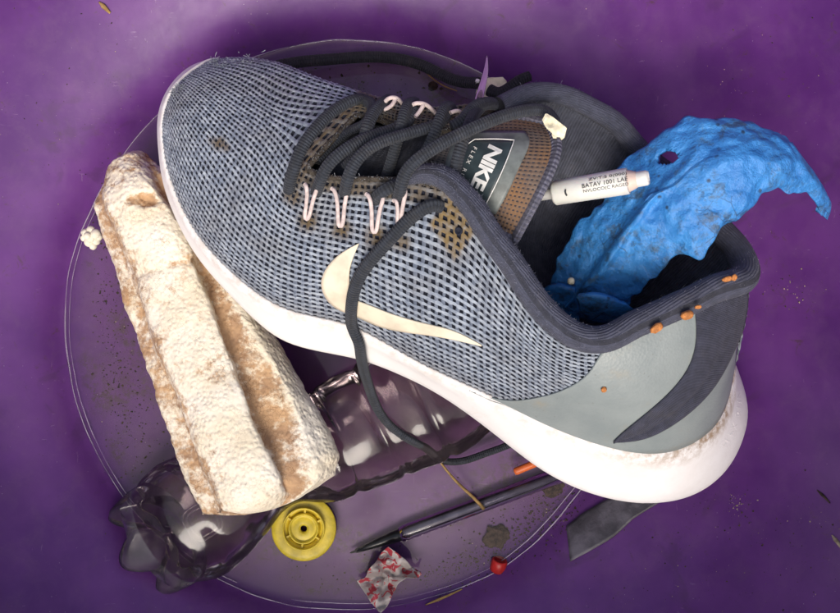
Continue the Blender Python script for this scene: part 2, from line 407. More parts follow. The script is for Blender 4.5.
MAT['water'] = m_clear('water', (0.93, 0.90, 0.93), (0.30, 0.24, 0.26), 0.012, 1.32, 0.01)
MAT['shard'] = m_clear('purplish_film_shard', (0.6, 0.5, 0.62), (0.2, 0.14, 0.2), 0.3, 1.45, 0.1)

# ------------------------------------------------------------------ basin and water
BC = P(350, 325, 6)[:2]
WZ = 0.006
_pr = spl([(0.0, 0.0), (0.06, 0.0), (0.115, 0.0002), (0.137, 0.0016), (0.149, WZ), (0.1535, 0.0115), (0.1585, 0.0172), (0.166, 0.0228), (0.178, 0.0300), (0.193, 0.0405),
           (0.211, 0.058), (0.229, 0.088), (0.245, 0.130), (0.258, 0.19), (0.268, 0.25)], 90)
_pr[:, 1] = np.maximum(_pr[:, 1], 0); _pr = _pr[np.argsort(_pr[:, 0])]
def floor_z(x, y): return np.interp(np.hypot(x - BC[0], y - BC[1]), _pr[:, 0], _pr[:, 1])
def on_basin(px, py, up=0.0):
    z = 0.01
    for _ in range(60):
        w = P(px, py, z * 1000); z = 0.5 * z + 0.5 * (floor_z(w[0], w[1]) + up)
    return P(px, py, z * 1000)
def build_basin():
    inner = _pr.copy(); inner[0, 0] = 0.0008
    rim = [(0.270, 0.2535), (0.276, 0.2545), (0.286, 0.252), (0.289, 0.246), (0.288, 0.240), (0.285, 0.240), (0.284, 0.246), (0.277, 0.248)]
    outer = [(r + 0.0035 * min(1, max(0, (r - 0.1) / 0.06)), z - 0.0035) for r, z in inner[::-1]]
    prof = list(map(tuple, inner)) + rim + outer
    V, F = lathe(prof, 160); V[:, :2] += BC
    b = mesh('purple_basin', V, F, MAT['purple'], loc=(BC[0], BC[1], -0.0035))
    tagit(b, 'round purple plastic basin with scuffed muddy walls holding all the rubbish', 'basin')
build_basin()
def build_water():
    seg = 220; rings = [0.001, 0.04, 0.08, 0.11, 0.13, 0.140, 0.1445, 0.1462, 0.1475, 0.1486, 0.1496, 0.1504]
    hz = [0, 0, 0, 0, 0, 0, 0, 0.00006, 0.0002, 0.0004, 0.0007, 0.0010]
    a = np.linspace(0, 2*math.pi, seg, endpoint=False); V = []
    for r, h in zip(rings, hz):
        for t in a:
            wob = 0.0011 * noise.noise(Vector((math.cos(t)*2.3, math.sin(t)*2.3, 0.4))) + 0.0004 * noise.noise(Vector((math.cos(t)*9, math.sin(t)*9, 1.4)))
            k = max(0, (r - 0.12) / 0.03); rr = r + wob * k
            V.append((BC[0] + rr*math.cos(t), BC[1] + rr*math.sin(t), WZ + h + (wob * 0.35 * k)))
    w = mesh('water', V, gridF(len(rings), seg, False, True), MAT['water'], loc=(BC[0], BC[1], WZ)); w['kind'] = 'structure'
    mt = N('painted_waterline_glint'); tr = mt.n('ShaderNodeBsdfTransparent'); mx = mt.n('ShaderNodeMixShader')  # pale tubes: the bright meniscus highlight put in as colour
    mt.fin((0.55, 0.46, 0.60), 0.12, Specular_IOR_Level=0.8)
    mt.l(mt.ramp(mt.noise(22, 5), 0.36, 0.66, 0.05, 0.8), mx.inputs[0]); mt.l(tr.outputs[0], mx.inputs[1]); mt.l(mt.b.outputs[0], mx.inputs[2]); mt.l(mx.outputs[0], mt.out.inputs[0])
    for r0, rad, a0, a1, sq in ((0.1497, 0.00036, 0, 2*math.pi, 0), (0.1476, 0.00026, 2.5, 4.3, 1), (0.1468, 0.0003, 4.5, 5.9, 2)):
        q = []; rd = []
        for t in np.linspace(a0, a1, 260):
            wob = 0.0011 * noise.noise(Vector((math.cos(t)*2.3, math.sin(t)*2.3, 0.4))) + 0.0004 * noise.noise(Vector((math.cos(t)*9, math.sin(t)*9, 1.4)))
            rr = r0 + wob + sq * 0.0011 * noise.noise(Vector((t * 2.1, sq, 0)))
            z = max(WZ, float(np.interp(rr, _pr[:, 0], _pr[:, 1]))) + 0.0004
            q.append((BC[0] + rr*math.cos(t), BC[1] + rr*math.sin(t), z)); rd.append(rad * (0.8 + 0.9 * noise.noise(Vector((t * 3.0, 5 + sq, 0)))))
        v, f, uv = tube(np.array(q), np.clip(rd, rad * 0.3, None), 6, True, 0.4); mesh('painted_waterline_glint', v, f, mt.m, w)
build_water()

# ------------------------------------------------------------------ the shoe
shoe = thing('running_shoe', 'worn grey-blue mesh running shoe with white sole lying across the basin', 'shoe', P(470, 330, 40))
U = np.array([0.315, 0.62, 0.718]); U /= np.linalg.norm(U)
LAT = np.array([-0.325, -0.64, 0.70]); LAT /= np.linalg.norm(LAT)

# control net: stations toe -> heel; rows lateral sole line (0), lateral throat/rim (4), medial throat/rim (5), medial sole line (8)
ST = [
 [(162,135,84),(163,115,83),(168,98,81),(176,85,79),(186,75,76),(196,68,73),(206,62,69),(216,60,65),(224,62,60)],
 [(168,175,87),(173,150,93),(181,123,96),(193,101,95),(207,85,92),(219,73,87),(232,63,80),(243,58,70),(250,68,55)],
 [(188,222,90),(194,195,99),(206,160,104),(222,130,104),(238,106,101),(251,88,96),(265,70,88),(278,63,76),(285,80,50)],
 [(222,265,93),(228,240,104),(240,203,111),(256,165,113),(274,132,111),(288,108,106),(302,86,98),(312,76,86),(320,100,48)],
 [(280,308,95),(281,280,108),(284,243,116),(293,206,120),(308,167,122),(357,114,116),(361,102,112),(366,95,100),(372,130,46)],
 [(347,326,97),(343,296,113),(343,262,122),(346,220,127),(352,177,129),(396,124,120),(398,112,116),(402,105,106),(412,150,46)],
 [(405,356,100),(400,325,117),(397,285,128),(398,232,133),(402,178,134),(432,128,122),(434,117,118),(438,111,108),(450,170,45)],
 [(455,381,104),(452,350,119),(452,310,130),(455,255,136),(460,196,138),(470,126,118),(474,115,114),(480,108,104),(500,190,44)],
 [(505,404,107),(503,376,120),(503,342,131),(505,305,139),(511,262,143),(518,98,106),(522,98,100),(526,106,90),(570,220,43)],
 [(560,430,110),(560,406,121),(560,381,131),(561,357,138),(564,330,142),(574,101,102),(576,104,96),(578,114,84),(630,260,43)],
 [(640,453,110),(641,424,121),(640,394,131),(638,360,138),(632,328,141),(638,150,101),(640,155,95),(640,166,82),(690,300,45)],
 [(695,441,101),(699,406,115),(701,370,126),(699,334,135),(693,299,140),(699,206,106),(701,212,99),(701,226,86),(696,338,50)],
 [(722,412,89),(725,384,102),(728,352,115),(730,320,127),(730,286,137),(729,242,113),(731,252,106),(730,272,95),(722,350,62)],
 [(732,372,76),(736,350,88),(741,325,104),(745,302,117),(746,281,128),(746,273,125),(748,292,114),(745,322,98),(734,370,75)],
]
ctl = np.array([[P(*q) for q in st] for st in ST])          # 14 x 9 x 3
NS = len(ST)
kn = np.r_[0, np.cumsum(np.linalg.norm(np.diff(ctl[:, 2], axis=0), axis=1) ** 0.8)]
S4 = kn[4]
front = np.clip((4.6 - np.arange(NS)) / 1.2, 0, 1)[:, None]
g5 = front * ctl[:, 5] + (1 - front) * (2 * ctl[:, 4] - ctl[:, 3])
g4 = front * ctl[:, 4] + (1 - front) * (2 * ctl[:, 5] - ctl[:, 6])
netL = np.concatenate([ctl[:, 0:5], g5[:, None]], 1)        # rows 0..5 -> t = 0..4 used
netM = np.concatenate([g4[:, None], ctl[:, 5:9]], 1)        # rows 0..4 -> t = 5..8 used (t-4)
netX = ctl[:, 3:7]                                          # middle, t-3
def surf(s, t):
    """grid evaluate: len(s) x len(t) x 3"""
    s = np.asarray(s, float); t = np.asarray(t, float); Bs = ncs(kn, s)
    out = np.zeros((len(s), len(t), 3))
    a = t <= 4; b = (t > 4) & (t < 5); c = t >= 5
    for msk, net, o in ((a, netL, 0), (b, netX, 3), (c, netM, 4)):
        if msk.any():
            Bt = crm(t[msk] - o, net.shape[1]); out[:, msk] = np.einsum('si,ijk,tj->stk', Bs, net, Bt)
    return out
def surf_n(s, t):
    e = 1e-3
    du = surf(np.asarray(s) + e, t) - surf(np.asarray(s) - e, t)
    t = np.asarray(t, float)
    up_ = np.where((t + e > 4) & (t <= 4), t, np.where(t + e > 5, t + e, t + e)); dn_ = np.where((t - e < 5) & (t >= 5), t, t - e)
    dv = surf(s, np.clip(up_, 0, 8)) - surf(s, np.clip(dn_, 0, 8))
    n = unit(np.cross(du, dv)); return n
_cs = np.linspace(0, kn[-1], 260); _ct = np.linspace(0, 4, 90)
_cp = PX(surf(_cs, _ct)); _csg, _ctg = np.meshgrid(_cs, _ct, indexing='ij')
_cpf = _cp.reshape(-1, 2)
def surf_pt(s, t):
    Bs = ncs(kn, s); Bt = crm(t, 6); return np.einsum('ni,ijk,nj->nk', Bs, netL, Bt)
def on_shoe(pxy, off=0.0):
    """photo pixels on the lateral side -> world points lifted off mm"""
    pxy = np.atleast_2d(np.array(pxy, float)); s = np.zeros(len(pxy)); t = np.zeros(len(pxy))
    for i, q in enumerate(pxy):
        k = np.argmin(((_cpf - q) ** 2).sum(1)); s[i] = _csg.flat[k]; t[i] = _ctg.flat[k]
    for _ in range(6):
        p0 = PX(surf_pt(s, t)); e = 1e-3; es = kn[-1] * 1e-4
        ds = (PX(surf_pt(s + es, t)) - PX(surf_pt(s - es, t))) / (2 * es); dt = (PX(surf_pt(s, np.clip(t + e, 0, 4))) - PX(surf_pt(s, np.clip(t - e, 0, 4)))) / (2 * e)
        r = pxy - p0; det = ds[:, 0]*dt[:, 1] - ds[:, 1]*dt[:, 0]; det = np.where(np.abs(det) < 1e-6, 1e-6, det)
        s = np.clip(s + np.clip((r[:, 0]*dt[:, 1] - r[:, 1]*dt[:, 0]) / det, -0.02, 0.02), 0, kn[-1])
        t = np.clip(t + np.clip((ds[:, 0]*r[:, 1] - ds[:, 1]*r[:, 0]) / det, -0.2, 0.2), 0, 4)
    p = surf_pt(s, t); e = 1e-3; es = kn[-1] * 1e-4
    n = unit(np.cross(surf_pt(np.clip(s + es, 0, kn[-1]), t) - surf_pt(np.clip(s - es, 0, kn[-1]), t), surf_pt(s, np.clip(t + e, 0, 4)) - surf_pt(s, np.clip(t - e, 0, 4))))
    n *= np.sign(n[:, 2:3] + 1e-9)
    return p + n * off / 1000
# stains (photo places, but they belong to the cloth)
def stain_at(px):
    x, y = px[..., 0], px[..., 1]; st = np.zeros(x.shape)
    for cx, cy, r, k in ((308,221,9,1),(342,229,9,1),(376,236,10,1),(402,243,8,.9),(293,196,9,.9),(220,144,6,.9),(226,148,4,.8),(213,141,4,.7)):
        st = np.maximum(st, k * np.clip(1.6 - np.hypot(x - cx, y - cy) / r, 0, 1))
    edge = np.interp(x, [290, 310, 350, 390, 430, 450], [192, 188, 196, 200, 205, 200])
    band = np.clip((edge - y) / 6 + 0.5, 0, 1) * (x > 296) * (x < 470) * (y > 160)
    st = np.maximum(st, 0.85 * band)
    tf = np.abs((x - 304) * 0.70 + (y - 170) * 0.62) ; al = (x - 304) * 0.66 - (y - 170) * 0.75
    st = np.maximum(st, 0.93 * np.clip((16 - tf) / 5, 0, 1) * (al > -6) * (al < 85))
    med = (x > 355) * (x < 500) * (y < 131); st = np.maximum(st, 0.9 * med)
    return st
def ochre_at(px):
    x, y = px[..., 0], px[..., 1]
    d = np.abs(x - 455) / 27 + np.abs(y - 224) / 38
    return np.clip((1.05 - d) * 5, 0, 1)
def build_upper():
    pitch = 0.00262
    fine = np.linspace(0, kn[-1], 1500); mid = surf(fine, [1.8, 2.0])[:, 1]
    L = np.r_[0, np.cumsum(np.linalg.norm(np.diff(mid, axis=0), axis=1))]; l4 = np.interp(S4, fine, L)
    n1 = int(round(l4 / pitch)); n2 = int(round((L[-1] - l4) / (pitch * 1.18)))
    sl = np.r_[np.interp(np.linspace(0, l4, n1 + 1), L, fine), np.interp(np.linspace(l4, L[-1], n2 + 1)[1:], L, fine)]
    tl = np.r_[np.linspace(0, 4, 29), np.linspace(4, 5, 6)[1:], np.linspace(5, 8, 14)[1:]]
    def sub(l):
        o = []
        for i in range(len(l) - 1): o += [l[i], l[i] + 0.245 * (l[i+1] - l[i]), l[i] + 0.755 * (l[i+1] - l[i])]
        return np.array(o + [l[-1]])
    s, t = sub(sl), sub(tl); X = surf(s, t); NN = surf_n(s, t)
    NN *= np.where((NN * (X - (X.mean((0, 1)) - U * 0.02))).sum(-1, keepdims=True) > 0, 1, 1)
    sg = 1 if NN[len(s)//3, len(t)//4, 2] > 0 else -1; NN = NN * sg
    ns, nt = len(s), len(t); px = PX(X)
    I, J = np.meshgrid(np.arange(ns), np.arange(nt), indexing='ij')
    # irregular yarn: jitter in the plane and in height
    jit = np.random.randn(ns, nt, 1)
    hgt = np.where(I % 3 == 0, 0.00032, 0) + np.where(J % 3 == 0, 0.00022, 0)
    du = unit(np.gradient(X, axis=0)); dv = unit(np.gradient(X, axis=1))
    X = X + NN * (hgt[..., None] + 0.00010 * jit) + du * 0.00016 * np.random.randn(ns, nt, 1) + dv * 0.00014 * np.random.randn(ns, nt, 1)
    V = X.reshape(-1, 3); extra = []; F = []; M = []; base = ns * nt
    st = stain_at(px); oc = ochre_at(px)
    tpar = np.broadcast_to(t, (ns, nt)); spar = np.broadcast_to((s / kn[-1])[:, None], (ns, nt))
    st = np.maximum(st, 0.38 * np.clip(1 - tpar / 0.55, 0, 1) * (spar < 0.75)); oc = oc * (tpar < 4.2)
    ci = 0
    for i in range(0, ns - 1, 3):
        for j in range(0, nt - 1, 3):
            tm = t[j + 1]
            if 4 < tm < 5 and s[i] >= S4 - 1e-9: continue
            for a in range(3):
                for b in range(3):
                    q = [(i+a)*nt + j+b, (i+a+1)*nt + j+b, (i+a+1)*nt + j+b+1, (i+a)*nt + j+b+1]
                    if a == 1 and b == 1:
                        k = base + len(extra)
                        for (aa, bb) in ((1, 1), (2, 1), (2, 2), (1, 2)): extra.append(X[i+aa, j+bb] - NN[i+aa, j+bb] * 0.0011)
                        for e in range(4): F.append((q[e], q[(e+1) % 4], k + (e+1) % 4, k + e)); M.append(2)
                        F.append((k, k+1, k+2, k+3)); M.append(2)
                    else:
                        F.append(q); M.append(1 if (a != 1 and b == 1) else 0)
    V = np.vstack([V, np.array(extra)]); z = np.zeros(len(extra))
    if sg < 0: F = [tuple(reversed(f)) for f in F]
    mesh('mesh_upper', V, F, [MAT['thread'], MAT['thread2'], MAT['under']], shoe, attrs={'stain': np.r_[st.ravel(), z], 'ochre': np.r_[oc.ravel(), z]}, midx=M)
build_upper()

def strip(name, A, B, mat, off, n=40, m=14, parent=None, prof=None, thick=0.0006, fn=None, attrs=None):
    """band lying on the shoe between two photo curves"""
    a, b = spl(A, n), spl(B, n); v = np.linspace(0, 1, m)
    q = a[:, None] * (1 - v)[None, :, None] + b[:, None] * v[None, :, None]
    o = np.full((n, m), off)
    if prof is not None: o = o + prof(np.linspace(0, 1, n)[:, None], v[None, :])
    W = (fn or on_shoe)(q.reshape(-1, 2), 0); W2 = (fn or on_shoe)(q.reshape(-1, 2), 1.0)
    V = W + (W2 - W) * o.reshape(-1, 1)
    ext = np.stack(np.broadcast_arrays(np.linspace(0, 0.1, n)[:, None], np.linspace(0, 0.03, m)[None]), -1).reshape(-1, 2)
    F = gridF(n, m)
    p0, p1, p3 = V[F[len(F)//2][0]], V[F[len(F)//2][1]], V[F[len(F)//2][3]]
    if np.cross(p1 - p0, p3 - p0)[2] < 0: F = [tuple(reversed(f)) for f in F]
    ob = mesh(name, V, F, mat, parent or shoe, uv=ext, attrs=attrs); solid(ob, thick); return ob
# heel film, heel knit band, emblem
strip('heel_overlay', [(470,389),(505,399),(535,397),(565,388),(590,370),(603,350),(640,330),(693,303),(728,288),(744,283)],
      [(472,391),(505,405),(540,421),(580,438),(620,451),(660,452),(695,441),(716,421),(727,397),(732,374)], MAT['overlay'], 0.9, 60, 24)
strip('heel_knit_band', [(693,306),(694,336),(688,362),(671,387),(645,411),(620,432),(613,439)],
      [(745,290),(743,318),(733,346),(716,379),(692,407),(645,436),(615,440)], MAT['heelknit'], 1.5, 44, 26,
      prof=lambda u, v: 0.9 * np.sin(np.pi * np.clip(v / 0.62, 0, 1)) ** 0.7 * np.clip(u * 4 + .3, 0, 1) - 0.5 * np.exp(-((v - 0.68) / 0.07) ** 2) * np.clip((u - .25) * 4, 0, 1))
strip('curved_tick_emblem', [(360,243),(352,263),(350,280),(355,297),(367,303),(390,312),(424,322),(454,330),(482,344)],
      [(360,243),(343,252),(329,265),(322,281),(326,296),(337,307),(354,314),(380,325),(414,332),(447,337),(482,345)], MAT['tick'], 1.0, 50, 8)

# collar
lat_rim = [(408,177,133),(428,174,137),(448,180,140)] + [(466,199,142),(486,228,144),(510,262,145),(536,300,145),(564,329,144),(596,339,143),(632,326,142),(664,311,141),(695,297,140),(728,284,137),(744,274,130)]
med_rim = [(742,258,121),(729,240,114),(700,204,106),(670,175,103),(640,149,102),(610,120,102),(577,100,103),(545,92,104),(518,98,107),(498,106,110)]
rim = spl(PP(lat_rim + med_rim), 150)
rad = np.interp(np.arange(150), [0, 8, 30, 80, 95, 110, 149], [0.0032, 0.0046, 0.0050, 0.0056, 0.0052, 0.0046, 0.0040])
rimj = rim + np.array([[nz(p, 60), nz(p + 3, 60), nz(p + 7, 60)] for p in rim]) * 0.0012
V, F, uv = tube(rimj, rad, 16, True, 1.0)
mesh('padded_collar', V, F, MAT['collar'], shoe, uv=uv)
parts = []; tf, nf, bf = frames(rimj)
for _ in range(3600):
    i = int(min(148, abs(random.gauss(0, 26)))) if random.random() < 0.62 else random.randrange(149)
    th = random.uniform(0, 2 * math.pi); dr = nf[i] * math.cos(th) + bf[i] * math.sin(th)
    if dr[2] < -0.1: continue
    p0 = rimj[i] + (rimj[i+1] - rimj[i]) * random.random() + dr * rad[i] * 0.98; g_ = unit(dr + np.random.randn(3) * 0.7); ln = random.uniform(0.0003, 0.0009)
    v, f, _u = tube(np.array([p0, p0 + g_ * ln * .5, p0 + g_ * ln + np.random.randn(3) * ln * 0.45]), 0.00005, 3, False); parts.append((v, f))
V, F = joinVF(parts); o = mesh('collar_fuzz', V, F, m_simple('pale_fuzz', (0.22, 0.23, 0.29), 0.9), shoe); o['kind'] = 'stuff'
# lining: rim loop lofted down into the shoe
loop = np.vstack([spl(PP(lat_rim[2:] + med_rim[:-1]), 100), PP([(500,112,112),(478,128,118),(462,150,126),(455,172,134)])])
nl = len(loop); cen = loop.mean(0); rings = []
for d, k in ((0.0, 1.0), (0.012, 1.0), (0.03, 0.95), (0.052, 0.88), (0.066, 0.72), (0.070, 0.4), (0.0705, 0.05)):
    rings.append(cen + (loop - cen) * k - U * d - np.array([0, 0, 0.0]))
V = np.vstack(rings); a = np.arange(nl) / nl
uv = np.vstack([np.stack([a * 0.6, np.full(nl, i * 0.02)], -1) for i in range(len(rings))])
mesh('lining', V, gridF(len(rings), nl, False, True), MAT['lining'], shoe, uv=uv)

# tongue
TG = np.array([[P(*q) for q in r] for r in [
 [(352,124,106),(342,136,108),(328,152,109),(316,168,108)],
 [(398,128,112),(390,142,116),(378,160,117),(362,180,114)],
 [(440,126,117),(434,142,123),(424,162,125),(412,184,120)],
 [(472,122,120),(470,146,130),(464,176,132),(456,208,124)],
 [(508,117,121),(508,148,135),(498,186,138),(484,226,131)],
 [(546,124,123),(556,150,134),(539,193,138),(514,240,132)]]])
def tg_net(s, t): return np.einsum('si,ijk,tj->stk', ncs(np.arange(6.), s), TG, ncs(np.arange(4.), t))
_ts, _tt = np.linspace(0, 5, 240), np.linspace(0, 3, 160); _tw = tg_net(_ts, _tt).reshape(-1, 3); _tp = PX(_tw)
_tn = np.cross(np.gradient(_tw.reshape(240, 160, 3), axis=0), np.gradient(_tw.reshape(240, 160, 3), axis=1)).reshape(-1, 3); _tn = unit(_tn); _tn *= np.sign(_tn[:, 2:3])
def on_tongue(pxy, off=0.0):
    out = []
    for q in np.atleast_2d(np.array(pxy, float)):
        d = ((_tp - q) ** 2).sum(1); k = np.argpartition(d, 4)[:4]; w = 1 / (d[k] + 1e-4); w /= w.sum()
        z = (w @ _tw[k])[2]; n = unit(w @ _tn[k]); out.append(P(q[0], q[1], z * 1000) + n * off / 1000)
    return np.array(out)
def build_tongue():
    s, t = np.linspace(0, 5, 181), np.linspace(0, 3, 91); W = tg_net(s, t); px = PX(W)
    n = np.cross(np.gradient(W, axis=0), np.gradient(W, axis=1)); n = unit(n); n *= np.sign(n[..., 2:3])
    I, J = np.meshgrid(np.arange(181), np.arange(91), indexing='ij')
    ph = (I % 4 == 0) * 1.0 + (J % 3 == 0) * 0.7
    W = W + n * (ph * 0.0003)[..., None]
    st = np.clip((px[..., 0] - 455) / 60, 0, 1) * np.array([0.35 + 0.65 * nz(p, 70) + 0.35 for p in W.reshape(-1, 3)]).reshape(181, 91)
    F = gridF(181, 91); M = []
    # open pores between the yarns
    W2 = W.reshape(-1, 3)
    for f in F:
        i, j = divmod(f[0], 91); M.append(1 if (i % 4 in (1, 2) and j % 3 == 1) or i < 70 else 0)
    for i in range(181):
        for j in range(91):
            if i % 4 in (1, 2, 3) and j % 3 in (1, 2) : W2[i*91 + j] -= n[i, j] * 0.00025
    o = mesh('tongue', W2, F, [MAT['tongue'], MAT['darkcloth']], shoe, attrs={'stain': np.clip(st, 0, 1).ravel(), 'ochre': np.zeros(181*91)}, midx=M)
    if o.data.polygons[8000].normal.z < 0: o.data.flip_normals()
    solid(o, 0.003)
    e = W[-1]; e2 = np.vstack([W[150:-1:10, 0], e, W[-2:150:-10, -1]])
    V, Fb, uv = tube(resample(e2 - np.array([0, 0, 0.0006]), 60), 0.0024, 10, True, 0.8); mesh('binding', V, Fb, MAT['binding'], o, uv=uv)
    lp = strip('label_patch', [(458,133),(452,146),(447,161),(443,180),(440,196)], [(524,133),(529,141),(521,164),(509,190),(496,214)], MAT['patch'], 1.0, 26, 22, parent=o, fn=on_tongue, thick=0.0004)
    strip('label_panel', [(472,143),(464,154),(457,172),(452,192)], [(513,143),(507,160),(498,182),(487,206)], MAT['panel'], 1.35, 22, 16, parent=o, fn=on_tongue, thick=0.0003)
    bl = np.vstack([spl([(462,157),(467,149),(476,142.5)], 10), spl([(476,142.5),(500,142.5),(514,143.5)], 12)[1:], spl([(514,143.5),(506,164),(497,184),(486,207)], 16)[1:]])
    V, Fb, uv = tube(on_tongue(bl, 1.75), 0.00022, 6); mesh('label_border', V, Fb, MAT['print'], o, uv=uv)
    return o
tongue = build_tongue()

def text_mesh(txt, bold=0.0, spacing=1.0):
    cu = bpy.data.curves.new('lettering', 'FONT'); cu.body = txt; cu.size = 1; cu.offset = bold; cu.space_character = spacing; cu.resolution_u = 3
    ob = bpy.data.objects.new('lettering', cu); C.objects.link(ob)
    dg = bpy.context.evaluated_depsgraph_get(); me = bpy.data.meshes.new_from_object(ob.evaluated_get(dg))
    V = np.array([v.co for v in me.vertices])[:, :2]; F = [tuple(p.vertices) for p in me.polygons]
    bpy.data.objects.remove(ob); bpy.data.curves.remove(cu); bpy.data.meshes.remove(me)
    V -= V.min(0); return V / V.max(0), F
def lettering(txt, p0, d, upv, length, height, fn, off, mat, parent, bold=0.0, spacing=1.0, thick=0.0002):
    V, F = text_mesh(txt, bold, spacing)
    q = np.array(p0, float) + V[:, :1] * length * np.array(d) + V[:, 1:] * height * np.array(upv)
    W = fn(q, off)
    p = [W[i] for i in F[0][:3]]
    if np.cross(p[1] - p[0], p[2] - p[0])[2] < 0: F = [tuple(reversed(f)) for f in F]
    return solid(mesh('lettering', W, F, mat, parent, smooth=False), thick)
d = np.array([-117, 250.]); d /= np.linalg.norm(d); u_ = np.array([d[1], -d[0]])
lettering('NIKE', (490,147), d, u_, 42.5, 14, on_tongue, 1.75, MAT['print'], tongue, bold=0.035, spacing=0.92)
d = np.array([-85, 172.]); d /= np.linalg.norm(d); u_ = np.array([d[1], -d[0]])
lettering('FLEX RUN', (475,149), d, u_, 36, 3.6, on_tongue, 1.7, MAT['print'], tongue, spacing=1.6)

# throat edge
def rowline(t, s0, s1, n): return surf(np.linspace(s0, s1, n), [t - 0.02 if t == 4 else t])[:, 0]
edge = np.vstack([rowline(4, kn[7], S4, 40), surf([S4], np.linspace(4.05, 4.95, 14))[0], rowline(5, S4, kn[7], 40)])
V, F, uv = tube(resample(edge - U * 0.0006, 110), 0.0012, 8); mesh('throat_edge', V, F, MAT['edge'], shoe, uv=uv)
fr = resample(edge, 300); parts = []
for i in list(range(20, 290)) * 2:                           # frayed yarn ends along the cut edge
    p = fr[i] + np.random.randn(3) * 0.0004; dvec = unit(np.random.randn(3) + np.array([0.3, -0.2, 0.8]))
    v, f, _ = tube(np.array([p, p + dvec * 0.0005, p + dvec * 0.0009 + np.random.randn(3) * 0.0003]), 0.00012, 4); parts.append((v, f))
V, F = joinVF(parts); o = mesh('frayed_threads', V, F, MAT['thread'], shoe, attrs={'stain': np.random.rand(len(V)) * .8, 'ochre': np.zeros(len(V))}); o['kind'] = 'stuff'
parts = []
for cx, cy, z, r, k in ((216,62,70,3.5,70),(219,67,75,2.5,40),(180,87,80,3,50),(175,92,82,2.5,40),(228,66,78,5,40),(250,62,78,8,30)):       # fluffy snags on the toe
    for _ in range(k):
        p = P(cx + random.gauss(0, r), cy + random.gauss(0, r * .6), z + 4 + random.random() * 2); dvec = unit(np.random.randn(3) + np.array([-0.3, 0.3, 0.6])); ln = random.uniform(0.0005, 0.0013)
        v, f, _ = tube(np.array([p, p + dvec * ln * .5, p + dvec * ln + np.random.randn(3) * ln * .5]), 0.00013, 4); parts.append((v, f))
V, F = joinVF(parts); o = mesh('toe_fluff', V, F, MAT['thread'], shoe, attrs={'stain': np.random.rand(len(V)) * .2, 'ochre': np.zeros(len(V))}); o['kind'] = 'stuff'

# empty eyelet
ep = on_shoe([(459, 231)], 0.9)[0]; M4 = axisM(ep, on_shoe([(459, 231)], 5)[0] - ep)
V, F = lathe([(0.0001, 0.0), (0.0009, 0.0), (0.0011, 0.0005), (0.0014, 0.0004), (0.0016, -0.0004)], 16, M4); mesh('eyelet', V, F, MAT['under'], shoe)

